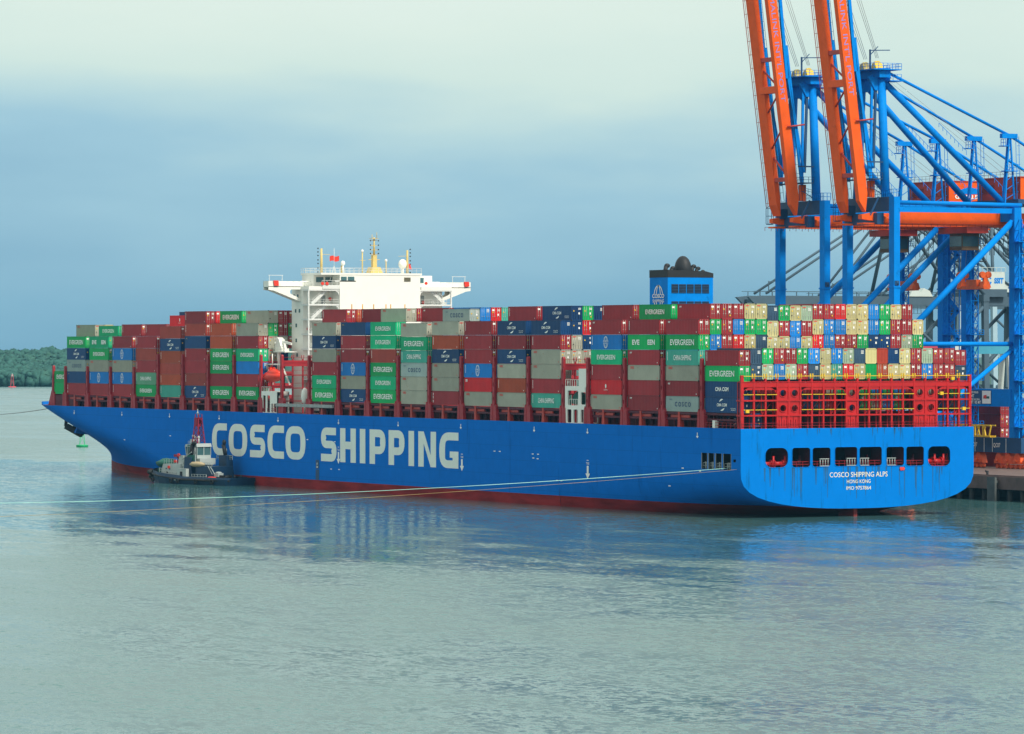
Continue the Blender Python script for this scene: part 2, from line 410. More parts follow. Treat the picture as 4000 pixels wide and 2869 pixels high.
fm = fend_bm.mesh('quay_fender', [paint('fender_grey', (.08,.09,.09), .8, .3)])
bol = MB(); bol.tube((0,0,0), (0,0,.7), .28, 10, .22); bol.tube((0,0,.62), (-.35,-.25,1.0), .2, 8); bol.box(-.45,.45,-.35,.35,0,.12); bol.ball((0,0,.8), .32, .32, .2, 8, 5)
bmm = bol.mesh('bollard', [BLK])
for x, lab_ in ((-54.2, 'grey slab fender on the quay face just right of the ship stern'), (-20, 'grey slab fender on the quay face farther right of the ship')):
    tag(link('quay_fender', fm, loc=(x, QY-.1, QZ-1.6)), lab_, 'fender', 'fenders along the quay face')
for x, lab_ in ((-59.8, 'black iron bollard on the quay edge close to the ship stern'), (-38.2, 'black iron bollard on the quay edge near the right frame edge'), (-17, 'black iron bollard on the quay edge, last one to the right')):
    tag(link('bollard', bmm, loc=(x, QY+1.8, QZ)), lab_, 'bollard', 'bollards along the quay edge')

# ------------------------------------------------------------------ the container ship
ship = thing('container_ship', 'huge blue container ship with white side lettering and red boot top', 'container ship', (0, 25.6, 0))
def SP(mb, name, mats, label=None, parent=None):     # ship part: geometry in world coordinates, origin moved to the ship's
    me = mb.mesh(name, mats); 
    o = link(name, me, parent or ship, None, label)
    if parent is None: o.location = (0, -25.6, 0)
    return o
DZ = 16.5
def h_aft(X, z):
    s = min(1, max(0, -X/70)); zb = 1.5-15.5*s**1.3
    v = min(1, max(0, (z-zb)/(8.85-zb)))
    return 25.6*(1-(1-v)**3)**(1/2.4)
def h_fore(X, z):
    s = max(0, z/16.5); Xp = -240-78*s**.9; n = 1.7+4*s**3; Xe = -359.5-6.5*max(0, (z-5)/11.5)
    if X >= Xp: return 25.6
    t = (Xp-X)/(Xp-Xe)
    return 25.6*max(0, 1-t**n)
hl = MB(); hl.smooth = False
openX = [(-14.08,-12.06), (-11.58,-9.57), (-8.97,-6.85), (-6.21,-3.43)]
xs = sorted({0, -.35, -1.7, -2.57, *[a for p in openX for a in p], -18, -23, -28, -34, -40, -46, -52, -58, -64, -70}, reverse=True)
vlev = [0, .004, .015, .04, .08, .14, .22, .32, .45, .6, .78, 1]
def aftcol(X):
    s = min(1, max(0, -X/70)); zb = 1.5-15.5*s**1.3
    pts = []
    for v in vlev: z = zb+(8.85-zb)*v; pts.append((h_aft(X, z), z))
    pts += [(25.6, 9.3), (25.6, 10.32), (25.6, 10.86), (25.6, 11.83), (25.6, 14), (25.6, DZ)]
    return pts
for side in (-1, 1):
    cols = [aftcol(X) for X in xs]
    for i in range(len(xs)-1):
        for j in range(len(cols[0])-1):
            xa, xb = xs[i], xs[i+1]; za = cols[i][j][1]; zb_ = cols[i][j+1][1]
            if side == -1 and j >= len(vlev)-1 and any(xb >= a-.01 and xa <= b+.01 for a, b in openX) and zb_ <= 11.84: continue
            if side == -1 and abs(xa+1.7) < .01 and abs(za-10.32) < .01: continue
            zm = (za+zb_+cols[i+1][j][1]+cols[i+1][j+1][1])/4
            hl.mat(0)
            hl.smooth = True
            hl.face([(xa, 25.6+side*cols[i][j][0], za), (xb, 25.6+side*cols[i+1][j][0], cols[i+1][j][1]), (xb, 25.6+side*cols[i+1][j+1][0], cols[i+1][j+1][1]), (xa, 25.6+side*cols[i][j+1][0], zb_)])
zl = [-3, -1, 0, 1, 2.1, 3.2, 4.4, 5.6, 7, 8.4, 9.8, 11.2, 12.6, 13.8, 14.8, 15.7, 16.5]
us = [i/150 for i in range(151)]
def fcol(z):
    s = max(0, z/16.5); Xp = -240-78*s**.9; Xe = -359.5-6.5*max(0, (z-5)/11.5); L = []
    L.append((-70, h_aft(-70, z))); L.append((-80, 25.6))
    for i in range(1, 16): L.append((-80+(Xp+80)*i/15, 25.6))
    for i in range(1, 61):
        t = 1-(1-i/60)**1.6; X = Xp+(Xe-Xp)*t; L.append((X, h_fore(X, z) if i < 60 else 0))
    return L
fc = [fcol(z) for z in zl]
for side in (-1, 1):
    for j in range(len(zl)-1):
        hl.mat(0)
        for i in range(len(fc[0])-1):
            P = lambda a, b: (fc[b][a][0], 25.6+side*fc[b][a][1], zl[b])
            hl.face([P(i, j), P(i+1, j), P(i+1, j+1), P(i, j+1)])
# bulwark of the bow and the deck itself
hl.mat(0); top = [p for p in fc[-1] if p[0] < -344]
for side in (-1, 1):
    for a, b in zip(top, top[1:]):
        za = DZ+min(.8, (-344-a[0])*.12); zb_ = DZ+min(.8, (-344-b[0])*.12)
        hl.face([(a[0], 25.6+side*a[1], DZ), (b[0], 25.6+side*b[1], DZ), (b[0]-.2, 25.6+side*b[1], zb_), (a[0]-.2, 25.6+side*a[1], za)])
hl.smooth = False
hl.mat(2); dk = [(0, 0), (0, 51.2)] + [(p[0], 25.6+p[1]) for p in fc[-1]][1:] + [(p[0], 25.6-p[1]) for p in fc[-1][::-1]][1:-1]
hl.add([(x, y, DZ-.01) for x, y in dk], [tuple(reversed(t)) for t in tessellate_polygon([[Vector((x, y, 0)) for x, y in dk]])])
# transom plate with its eight mooring openings
tr = aftcol(0); outl = [(25.6-h, z) for h, z in tr][::-1] + [(25.6+h, z) for h, z in tr][1:]
mo = [(5.27,10.15,9.35,12.93,1.3), (11.07,14.96,9.34,12.9,.5), (15.48,19.37,9.36,12.87,.5), (20.35,25.22,9.4,12.93,.5),
      (25.72,30.62,9.38,12.9,.5), (31.65,35.54,9.33,12.85,.5), (36.05,39.96,9.27,12.85,.5), (40.91,45.86,9.15,12.85,1.1)]
hl.mat(3); hl.prism(outl, 'x', -.12, 0, [rrect(a, b, c, d, r) for a, b, c, d, r in mo])
SP(hl, 'hull', [HB, HR, DEK, TB])
# rub line and frames round the transom holes, mooring deck behind them
for k, (a, b, c, d, r) in enumerate(mo):
    f = MB(); f.prism(rrect(a-.1, b+.1, c-.1, d+.1, r), 'x', .0, .07, [rrect(a, b, c, d, r)])
    op = SP(f, 'mooring_opening', [TB])
    rl = MB(); rl.rail((-.5, a, c-.02), (-.5, b, c-.02), 1.0, 1.2, .07, 2); SP(rl, 'railing', [DKR], parent=op)
    if k in (2, 3, 4, 5):
        rr = MB(); y0 = (b-2.2) if k in (2, 3) else a+.2
        rr.box(-.5,-.1,y0,y0+2,c+.05,c+.2); rr.box(-.5,-.1,y0,y0+2,c+1.35,c+1.5)
        for u in range(4): rr.tube((-.3, y0+.15+u*.57, c+.2), (-.3, y0+.15+u*.57, c+1.35), .1, 6)
        SP(rr, 'roller_fairlead', [GRY], parent=op)
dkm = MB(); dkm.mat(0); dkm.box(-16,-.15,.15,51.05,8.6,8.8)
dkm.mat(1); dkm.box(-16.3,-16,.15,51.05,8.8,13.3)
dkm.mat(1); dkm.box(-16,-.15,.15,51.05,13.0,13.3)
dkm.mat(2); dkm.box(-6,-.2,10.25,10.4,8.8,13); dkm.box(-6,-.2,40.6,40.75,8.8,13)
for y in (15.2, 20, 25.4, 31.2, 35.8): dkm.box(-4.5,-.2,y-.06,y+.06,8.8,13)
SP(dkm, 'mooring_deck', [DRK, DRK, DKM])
for y, x, rr_ in ((6.6,-1.8,.42), (9.0,-1.6,.45), (42.3,-2.2,.55), (44.0,-1.8,.55), (45.2,-2.4,.4), (13,-3,.5), (28,-3.4,.5), (38,-3,.5)):
    wv = MB(); wv.box(x-1,x+1,y-1,y+1,8.8,9.2); wv.tube((x,y-.9,10),(x,y+.9,10),rr_*.8,12); wv.tube((x,y-.95,10),(x,y-.8,10),rr_*1.5,14); wv.tube((x,y+.8,10),(x,y+.95,10),rr_*1.5,14)
    wv.box(x-.5,x+.5,y+.95,y+1.5,9.2,10.7); wv.tube((x+.5,y+1.2,9.2),(x+.5,y+1.2,11.4),.22,8)
    SP(wv, 'mooring_winch', [BRR if y > 40 or y < 10 else DKM])
for a, b in openX:
    f = MB(); f.rail((a, .3, 8.9), (b, .3, 8.9), 1.1, .7, .07, 2); f.box(a-.06, a, -.05, .1, 8.8, 11.85); f.box(b, b+.06, -.05, .1, 8.8, 11.85)
    f.tube(((a+b)/2-.3,.4,8.9), ((a+b)/2-.3,.4,10.2), .12, 6); f.tube(((a+b)/2+.3,.4,8.9), ((a+b)/2+.3,.4,10.2), .12, 6)
    SP(f, 'side_opening', [GRY])
# ---- lettering on the hull
def big(chars, y=-.03):
    lt = MB()
    for ch, x0, x1 in chars:
        for vs, fs in glyph(ch, x1-x0, 7.4, 2.62):
            lt.add([(x0+p.x, y, 6.32+p.y) for p in vs], fs)
    return lt
B1 = big([('C',-237.9,-229.5), ('O',-228.5,-218.2), ('S',-216.7,-208.4), ('C',-207.2,-198.4), ('O',-197.6,-187.1)])
B2 = big([('S',-179.1,-171.2), ('H',-169.4,-161.6), ('I',-159.6,-156.9), ('P',-154.8,-147.1), ('P',-145.6,-138.0), ('I',-136.1,-133.5), ('N',-131.5,-123.3), ('G',-121.8,-113.1)])
SP(B1, 'side_lettering', [LET], 'very large white block lettering COSCO')
SP(B2, 'side_lettering', [LET], 'very large white block lettering SHIPPING')
CRM = paint('letter_cream', (.80,.72,.50), .5, .06)
lt = MB(); put_text(lt, 'COSCO SHIPPING ALPS', .0, (.03, 25.55, 7.35), (0,1,0), (0,0,1), .92, 12.7, True)
SP(lt, 'stern_lettering', [CRM], 'ship name COSCO SHIPPING ALPS in cream letters'); lt = MB()
put_text(lt, 'HONG KONG', .0, (.03, 25.55, 6.2), (0,1,0), (0,0,1), .66, 5.2, True)
SP(lt, 'stern_lettering', [CRM], 'home port HONG KONG in cream letters'); lt = MB()
put_text(lt, 'IMO 9757864', .0, (.03, 25.55, 4.98), (0,1,0), (0,0,1), .66, 5.4, True)
SP(lt, 'stern_lettering', [CRM], 'registry number IMO 9757864 in cream letters')
for x, z0, z1 in ((-170.2, 5.9, 8.5), (-111.5, 5.85, 8.3), (-57.9, 5.7, 8.3)):
    a = MB(); a.face([(x-.35,-.05,z0+1.1), (x+.35,-.05,z0+1.1), (x+.35,-.05,z1), (x-.35,-.05,z1)])
    a.face([(x-.9,-.05,z0+1.1), (x,-.05,z0), (x+.9,-.05,z0+1.1)])
    put_text(a, 'TUG', .02, (x,-.05,z1+.25), (1,0,0), (0,0,1), .42, None, True); a.face([(x-.4,-.05,z1+1.0), (x+.4,-.05,z1+1.0), (x+.4,-.05,z1+1.12), (x-.4,-.05,z1+1.12)])
    SP(a, 'tug_mark', [TXT])
pm = MB(); pm.box(-181.8,-180.1,-.06,0,4.6,6.5); pm.box(-181.8,-180.1,-.06,0,2.15,4.4); pm.mat(1)
put_text(pm, 'P', .03, (-181,-.08,5.3), (1,0,0), (0,0,1), .6, None, True); put_text(pm, '5M', .03, (-181,-.08,4.75), (1,0,0), (0,0,1), .4, None, True)
SP(pm, 'pilot_mark', [CBD, TXT])
mk = MB()
for x in (-322,-291.5,-262.5,-233.8,-201.5,-170.2,-141,-112,-80,-58,-15.6):
    z = 14.85; yy = 25.6-h_fore(x, z)-.06
    mk.face([(x-.12,yy,z+.7), (x+.12,yy,z+.7), (x+.12,yy,z+.2), (x-.12,yy,z+.2)])
    mk.face([(x-.45,yy,z), (x,yy,z-.35), (x+.45,yy,z), (x+.1,yy,z+.15), (x-.1,yy,z+.15)])
for x, z in ((-97,10.2),(-94.7,10.2),(-80.6,10),(-78.3,10),(-80.3,9.2),(-78.5,9.1),(-290,8.7),(-262,10.2),(-184,4.2),(-174,4.6),(-170,4.6),(-171.5,3.7),(-70.5,5),(-68.7,5),(-21,8.7),(-14.6,8.3),(-172,10.6),(-186,10.8),(-26.5,5.2)):
    yy = 25.6-min(h_fore(x, z), h_aft(x, z))-.07
    mk.face([(x-.4,yy,z), (x+.4,yy,z), (x+.4,yy,z+.18), (x-.4,yy,z+.18)])
SP(mk, 'hull_mark', [TXT])
sk = MB(); r7 = random.Random(3)
for a, b, c, d, r in mo:
    for u in range(5):
        y = r7.uniform(a-.2, b+.2); w_ = r7.uniform(.05, .22); L_ = r7.uniform(1.2, 6.0); z1 = c-.1
        sk.face([(.006+u*.001,y-w_,z1),(.006+u*.001,y+w_,z1),(.006+u*.001,y+w_*.4,z1-L_),(.006+u*.001,y-w_*.2,z1-L_)])
for u in range(16):
    y = r7.uniform(3, 48); sk.face([(.02,y-.12,DZ-.1),(.02,y+.12,DZ-.1),(.02,y,DZ-.1-r7.uniform(.6,2.4))])
SP(sk, 'weather_streaks', [paint('algae_streak', (.004,.085,.22), .7, .3)])
st = MB(); st.tube((.02, 34.9, 8.75), (.16, 34.9, 8.75), .33, 12); st.tube((.02, 35.35, 8.75), (.15, 35.35, 8.75), .3, 12)
SP(st, 'stern_light_disc', [RED_MARK])
# ---- anchor and its bolster on the bow
an = MB(); an.add([(-337,3.8,11.9), (-343,10.3,12.3), (-345.5,9.3,10.3), (-345,8.7,8.5), (-339.5,6.9,8.3), (-335,5.8,10.1), (-338,10.3,7.9)], [(0,1,2,3,4,5), (4,3,6), (5,4,6), (2,1,6,3), (1,0,5,6)])
bo = SP(an, 'anchor_bolster', [HB]); bo.location += Vector((1.2, 0, 1.1))
an = MB(); an.beam((-345.0,8.8,11.9), (-344.6,8.8,8.9), .5, .7); an.beam((-346.0,7.1,10.0), (-343.2,10.2,7.8), 1.9, 1.3); an.beam((-345.9,6.9,10.0), (-346.3,7.2,11.3), .7, .6); an.beam((-343.1,10.1,7.8), (-342.2,10.5,9.0), .7, .6)
SP(an, 'anchor', [BLK]).location += Vector((1.2, 0, 1.1))
bw = MB(); bw.prism([(-346.9,16.5), (-343,16.5), (-343,26.4), (-343.9,26.4), (-344.4,20.5)], 'y', 3.0, 3.3)
bw.prism([(-346.9,16.5), (-343,16.5), (-343,20)], 'y', 47.9, 48.2); bw.box(-344.4,-344.1,3.3,47.9,16.5,20.3)
SP(bw, 'breakwater', [DKR])
for p0, p1 in (((-350,25.6,17), (-350,25.6,23)),):
    f = MB(); f.tube(p0, p1, .2, 8, .1); f.tube((-350,25,21.5), (-350,26.2,21.5), .1, 6); SP(f, 'foremast', [MAS])
# ---- rudder head under the counter
rd = MB(); rd.box(-6.5,-1.2,25.2,26,-3,1.6); SP(rd, 'rudder', [HR])

# ------------------------------------------------------------------ ship: deck frames and lashing bridges
XF, XM, XA, PB, CL, ZB = -328.3, -185.0, -57.8, 14.66, 12.19, 19.34
ROWP, CW = 2.5, 2.438
def rowy(r): return .6+ROWP*r
bays = [('F', i, XF+PB*i) for i in range(8)] + [('M', i, XM+PB*i) for i in range(8)] + [('A', i, XA+PB*i) for i in range(4)]
cm = MB()
cm.box(-342, -212.5, 3.0, 48.2, DZ, 19.1); cm.box(-186, -69.5, 3.0, 48.2, DZ, 19.1); cm.box(-58.5, -16, 3.0, 48.2, DZ, 19.1)
SP(cm, 'hatch_coaming', [DKM])
for k, i, x in bays:
    hd = MB(); x1 = x+CL
    hd.beam((x, .75, 18.0), (x1, .75, 18.0), .25, .4); hd.beam((x, .75, 19.05), (x1, .75, 19.05), .5, .4)
    for u in range(5): hd.box(x+1+u*2.4, x+1.5+u*2.4, 2.4, 2.9, DZ, 19)
    SP(hd, 'side_girder', [DKM])
for k, i, x in bays:      # mid-bay pedestals
    if k == 'A' and i == 3: continue
    p = MB(); xm = x+CL*.5; xm = x+CL*.42
    p.prism([(xm-.55, DZ), (xm+.55, DZ), (xm+.32, 18.6), (xm+.32, 19.3), (xm-.32, 19.3), (xm-.32, 18.6)], 'x' if 0 else 'y', .45, 1.3)
    p.beam((xm-3.5,.9,18.5), (xm+3.5,.9,18.5), .3, .5)
    SP(p, 'container_pedestal', [DKO])
def lash(x, top, full=False, y0=.15, aft=False):
    b = MB(); w_ = .42
    hole = [circ(0, 0, .16, .42, 8)]
    zs = [DZ+4.4+k*2.9 for k in range(int((top-DZ-4)/2.9))]
    b.prism([(x-w_, DZ), (x+w_, DZ), (x+w_, top-.3), (x+w_*.5, top), (x-w_*.5, top), (x-w_, top-.3)], 'y', y0, y0+.5,
            [[(x+px, z+pz) for px, pz in circ(0, 0, .17, .5, 8)] for z in zs])
    b.prism([(x-1.35, DZ), (x-.45, DZ), (x-.45, 19.3), (x-.9, 19.9), (x-1.2, 19.3)], 'y', y0-.05, y0+.7)
    b.prism([(x+1.35, DZ), (x+.45, DZ), (x+.45, 19.3), (x+.9, 19.9), (x+1.2, 19.3)], 'y', y0-.05, y0+.7)
    b.box(x-w_, x+w_, y0+.5, y0+.9, DZ, 19)
    rows = range(1, 21, 1 if full else 4)
    for r in rows:
        y = rowy(r)-.05
        b.box(x-.16, x+.16, y-.16, y+.16, DZ, top-(.9 if full else .4))
        if full:
            b.tube((x, y-.25, top-.9), (x, y-.25, top-.1), .1, 6); b.tube((x, y+.25, top-.9), (x, y+.25, top-.1), .1, 6)
    y1 = 51.05
    for z in [19.1+2.9*k for k in range(int((top-19)/2.9)+1)]:
        if z < top-.5: b.box(x-.4, x+.4, y0+.5, y1-.5, z, z+.22)
        if full: b.rail((x+.42, y0+.5, z+.22), (x+.42, y1-.5, z+.22), 1.0, 5, .06, 1)
    if full: b.box(x-.3, x+.3, y0+.5, y1-.5, top-2.6, top-1.3)
    b.prism([(x-w_, DZ), (x+w_, DZ), (x+w_, top), (x-w_, top)], 'y', y1-.5, y1)
    return SP(b, 'lashing_bridge', [DKR])
lash(-343.4, 26.5, y0=2.85)
for i in range(8): lash(XF+PB*i-(.75 if i else .5), 26.45 if i < 4 else 29.55)
lash(-211.6, 29.6); lash(-200.4, 29.6, True); lash(-186.1, 29.5, True)
for i in range(1, 8): lash(XM+PB*i-.9, 29.55)
lash(-68.6, 29.5, True); lash(-58.5, 29.4, True)
for i in range(1, 4): lash(XA+PB*i-.85, 29.4)
# aft lashing bridge with solid pierced panels
X0 = -.55; TOP = 25.7
ab = MB()
for r in range(21):
    y = max(.35, min(50.85, rowy(r)-.03)); w_ = .3 if r in (0, 20) else .17
    ab.box(X0-.25, X0+.25, y-w_, y+w_, DZ, TOP+(.6 if r in (0, 20) else 0))
ab.box(X0-.22, X0+.2, .3, 50.9, 24.1, 24.95)
for z in (21.5, 18.75): ab.box(X0-1.5, X0+.3, .3, 50.9, z, z+.28)
ab.box(X0-1.0, X0+.3, .3, 50.9, 25.0, 25.15); ab.box(X0-.1, X0+.1, .3, 50.9, 23.6, 24.1)
for r in range(21):
    y = max(.5, min(50.6, rowy(r)-.03)); ab.box(X0-1.45, X0-1.25, y-.12, y+.12, DZ, 25)
    if r < 20:
        ab.beam((X0-1.3,y,19),(X0-1.3,y+2.4,21.5),.09)
def arch(a, b):
    z0, z1 = 21.8, 24.1
    return [(a, z1), (b, z1), (b, z1-1.5), (b-.25, z1-.8), (b-.9, z1-.25), (b-1.8, z1-.02), (a+1.8, z1-.02), (a+.9, z1-.25), (a+.25, z1-.8), (a, z1-1.5)]
for r0, r1 in ((0,3), (5,9), (10,15), (17,20)):
    a, b = rowy(r0)+.1, rowy(r1)-.15
    ab.prism([(a, 24.1), (a, 22.9), (a+.5, 23.7), (a+1.4, 24.1)], 'x', X0-.1, X0+.1); ab.prism([(b, 24.1), (b, 22.9), (b-.5, 23.7), (b-1.4, 24.1)], 'x', X0-.1, X0+.1)
ab = SP(ab, 'aft_lashing_bridge', [BRR])
for r in (3, 4, 9, 15, 16):
    a, b = rowy(r)+.14, rowy(r+1)-.2; m_ = (a+b)/2
    p = MB(); o_ = [(a, DZ+.0), (b, DZ), (b, 24.1), (a, 24.1)]
    hs = [circ(m_, 23.0, .66, .62), circ(m_, 20.2, .66, .62)]
    for u in range(4):
        c_ = a+.28+u*(b-a-.56)/3; hs.append([(c_-.06, DZ+.25), (c_+.06, DZ+.25), (c_+.06, DZ+1.6+(u % 2)*.7), (c_-.06, DZ+1.6+(u % 2)*.7)])
    p.prism(o_, 'x', X0-.05, X0+.12, hs)
    for c in hs[:2]:
        cy = sum(q_[0] for q_ in c)/len(c); cz = sum(q_[1] for q_ in c)/len(c)
        p.prism(circ(cy, cz, .8, .76), 'x', X0+.12, X0+.24, [circ(cy, cz, .66, .62)])
    SP(p, 'pierced_panel', [BRR], parent=None)
for z in (26.15, 22.75, 19.95):
    yr = MB()
    for r in range(20):
        if z < 26 and r in (3, 4, 9, 15, 16): continue
        yr.beam((X0+.38, rowy(r)+.12, z), (X0+.38, rowy(r+1)-.2, z), .09, .12)
    SP(yr, 'yellow_guard_rail', [YEL])
for r in range(1, 20):
    yr = MB()
    for d in (-.28, .22): yr.box(X0-.1, X0+.12, rowy(r)+d-.1, rowy(r)+d+.1, 25.7, 26.6)
    SP(yr, 'stacking_cone_pair', [YEL])
for r, z in ((0, 19.4), (18, 25.3), (17, 22.5), (19, 19.6)):
    yr = MB(); yr.box(X0+.3, X0+.7, rowy(r)+.5, rowy(r)+1.2, z, z+.6); SP(yr, 'lashing_gear_bin', [YEL])
ds = MB(); ds.rail((-16,.25,DZ), (-1,.25,DZ), 1.0, 1.5, .07, 2); ds.rail((-.1,.3,DZ), (-.1,50.9,DZ), 1.0, 2.5, .06, 2); ds.rail((-211,.25,DZ), (-200,.25,DZ), 1, 1.5, .07, 2)
SP(ds, 'deck_railing', [DKR])
ds = MB(); ds.box(-10.5,-9.6,.2,1,DZ,DZ+1.4); SP(ds, 'deck_locker', [WHT])

# ------------------------------------------------------------------ ship: accommodation and bridge
ac = MB(); ac.box(-211.5,-205.4,8.0,43.2,DZ,45.0); ac.box(-205.4,-201.3,15.2,35.5,DZ,47.9)
ac.box(-211.5,-205.4,10.6,40.6,45.0,47.6)
ac.prism([(10.5,47.6),(35.9,47.6),(35.9,48.05),(10.5,48.05)], 'x', -212,-201.2)
ac.prism([(-201.3,44.5),(-201.3,47.9),(-201.3,47.9)], 'y', 15.2, 15.3) if 0 else None
sup = SP(ac, 'accommodation_block', [WHT])
for y0, y1, yo in ((7.5,15.2,7.6), (35.5,43.7,43.6)):      # balconies on both corners
    bl = MB()
    for z in (44.35, 41.0, 37.7, 34.35, 31.0, 27.6, 24.2):
        bl.box(-205.4,-201.5,y0,y1,z-.35,z); 
        if z < 44: bl.rail((-201.6,y0+.1,z), (-201.6,y1-.1,z), 1.05, 1.1, .05, 2)
    bl.box(-201.9,-201.55,yo-.15,yo+.15,17,44)
    for z in (34.35, 37.7, 41.0):
        a, b = (y0+1.2, y0+4.9) if y0 < 20 else (y1-1.2, y1-4.9)
        bl.beam((-202.4, a, z), (-202.4, b, z+3.2), .7, .22, up=(1,0,0)); bl.rail((-202.0, a, z), (-202.0, b, z+3.2), 1, 1, .05, 1)
    yc = y1-1.0 if y0 < 20 else y0+1
    for z in (44.0, 40.65, 37.3):      # rounded inner corner frames
        bl.prism([(yc+.9 if y0<20 else yc-.9, z), (yc-.1 if y0<20 else yc+.1, z), (yc+.6 if y0<20 else yc-.6, z-.35), (yc+.9 if y0<20 else yc-.9, z-1.1)], 'x', -201.9,-201.6)
    SP(bl, 'balcony_decks', [WHG], parent=None)
for sgn in (1, -1):
    wg = MB()
    Y = lambda y: y if sgn == 1 else 51.2-y
    pts = [(0,45.0),(0,44.2),(1.2,44.05),(8.6,41.3),(8.6,45.0)]; hole = [(5.6,44.3),(5.3,43.9),(5.4,43.4),(5.9,43.1),(8.2,42.15),(8.35,42.3),(8.35,44.3)]
    for xx in (-209.5, -206.9): wg.prism([(Y(a), b) for a, b in pts], 'x', xx, xx+.25, [[(Y(a), b) for a, b in hole]])
    wg.face([(-209.5,Y(0),44.2),(-206.65,Y(0),44.2),(-206.65,Y(1.2),44.05),(-209.5,Y(1.2),44.05)])
    wg.face([(-209.5,Y(1.2),44.05),(-206.65,Y(1.2),44.05),(-206.65,Y(8.6),41.3),(-209.5,Y(8.6),41.3)])
    wg.box(-209.5,-206.65,min(Y(0),Y(8)),max(Y(0),Y(8)),44.85,45.0)
    wg.box(-209.5,-209.4,min(Y(0),Y(12)),max(Y(0),Y(12)),45,46.2)
    wg.box(-209.5,-206.65,min(Y(0),Y(.15)),max(Y(0),Y(.15)),45,46.2)
    wg.prism([(Y(.15),45),(Y(3.4),45),(Y(2.3),46.2),(Y(.15),46.2)],'x',-206.75,-206.65)
    wg.box(-206.75,-206.65,min(Y(8.0),Y(14.5)),max(Y(8.0),Y(14.5)),46.0,46.25)
    wg.rail((-206.7,Y(3),45), (-206.7,Y(14),45), 1.1, 1.4, .09, 2)
    wg.beam((-208,Y(.6),47.5), (-208,Y(4.2),47.5), .08, .08); wg.beam((-208,Y(.8),46), (-208,Y(.8),47.5), .07); wg.beam((-208,Y(4),46), (-208,Y(4),47.5), .07)
    wg.box(-205.4,-201.5,min(Y(7.6),Y(15.3)),max(Y(7.6),Y(15.3)),44.35,45.0)
    SP(wg, 'bridge_wing', [WHT])
for y in (1.4, 49.7):
    b = MB(); b.prism([(y-.1,45.1),(y+1.0,45.1) if y < 20 else (y+1.0,45.3),(y+.9,46.3),(y-.3,46.3)] , 'x', -206.6,-206.3) ; SP(b, 'life_raft_cover', [RED_MARK])
bu = MB(); bu.box(-201.5,-201.3,14.0,19.2,46.05,46.3); bu.box(-201.5,-201.35,10.9,17.2,44.4,45.3)
bu.rail((-201.4,10.8,45.2),(-201.4,17.1,45.2),1.1,1.1,.06,2); bu.rail((-201.3,10.5,48.05),(-201.3,35.8,48.05),1.15,1.15,.06,2); bu.rail((-211.8,10.5,48.05),(-211.8,35.8,48.05),1.15,1.15,.06,2); bu.rail((-211.8,10.5,48.05),(-201.3,10.5,48.05),1.15,1.15,.06,2)
SP(bu, 'roof_railing', [WHG])
for y0, y1, x in ((13.5,15.2,-205.35),(15.7,17.6,-205.35),(11.2,13.0,-205.35),(36.6,38.4,-205.35)):
    g = MB(); g.box(x,x+.08,y0,y1,45.95,47.1); SP(g, 'bridge_window', [GLS])
for y0, y1 in ((15.5,16.9),(17.2,18.8)):
    g = MB(); g.box(-201.31,-201.2,y0,y1,46.35,47.2); SP(g, 'bridge_window', [GLS])
g = MB(); g.box(-201.31,-201.2,31.4,33.0,46.2,47.1); SP(g, 'bridge_window', [paint('brown_glass', (.12,.11,.07), .3, .2)])
for x, z in ((-210.2,42.8),(-208.2,42.8),(-209.3,39.5),(-207.3,39.5),(-209.0,36.2),(-209.0,32.8),(-208.5,29.5)):
    g = MB(); g.box(x-.3,x+.3,7.9,8.01,z-.4,z+.4); SP(g, 'porthole_window', [GLS])
g = MB()
for y, z in ((18.2,41.0),(20.9,41.0),(23.7,41.0),(26.8,41.0),(28.0,41.0),(31.6,41.0)):
    g.box(-201.3,-201.27,y-.12,y+.12,z-1.4+.3*math.sin(y),z)
SP(g, 'rust_streaks', [paint('rust_streak', (.60,.30,.06), .7, .35)])
for y, z in ((13.0,41.0),(13.0,37.7),(38,41),(13,34.4)):
    dd = MB(); dd.box(-205.4,-205.3,y-.5,y+.5,z,z+2); SP(dd, 'balcony_door', [GRY])
for y, z in ((14.6,42.2),(38.2,41.5),(9.2,35.4),(10.9,45.6),(12,45.6),(37,45.8)):
    rd_ = MB(); rd_.tube((-205.3 if z < 45 else -201.4,y,z),(-205.1 if z < 45 else -201.2,y,z),.38,10); SP(rd_, 'life_ring', [RED_MARK])
def SPm(fn, name, mats, label=None):
    b = MB(); fn(b); return SP(b, name, mats, label)
def mainmast(b):
    X = -206
    b.prism([(24.6,48.05),(27.8,48.05),(27.1,49.5),(25.2,49.5)],'x',X-1.2,X+1.2); b.box(X-.5,X+.5,25.6,26.6,49.5,52.2); b.tube((X,26.1,52.2),(X,26.1,56.3),.28,8,.16)
    for z, w_ in ((51.2,1.4),(52.4,.9),(53.4,.9),(54.4,.8),(55.6,.7)): b.beam((X,26.1-w_,z),(X,26.1+w_,z),.12,.12)
    b.box(X-.6,X+.6,25.2,27.0,55.9,56.0); b.tube((X,25.6,56),(X,25.6,56.9),.08,5); b.tube((X,26.8,56),(X,26.8,57.4),.07,5)
SPm(mainmast, 'radar_mast', [MAS])
SPm(lambda b: [b.ball((-206+.2,26.1+dy,z),.16) for z in (52.6,53.5,54.5,55.5) for dy in (-1.0,1.0)] and None, 'signal_lamps', [BLK])
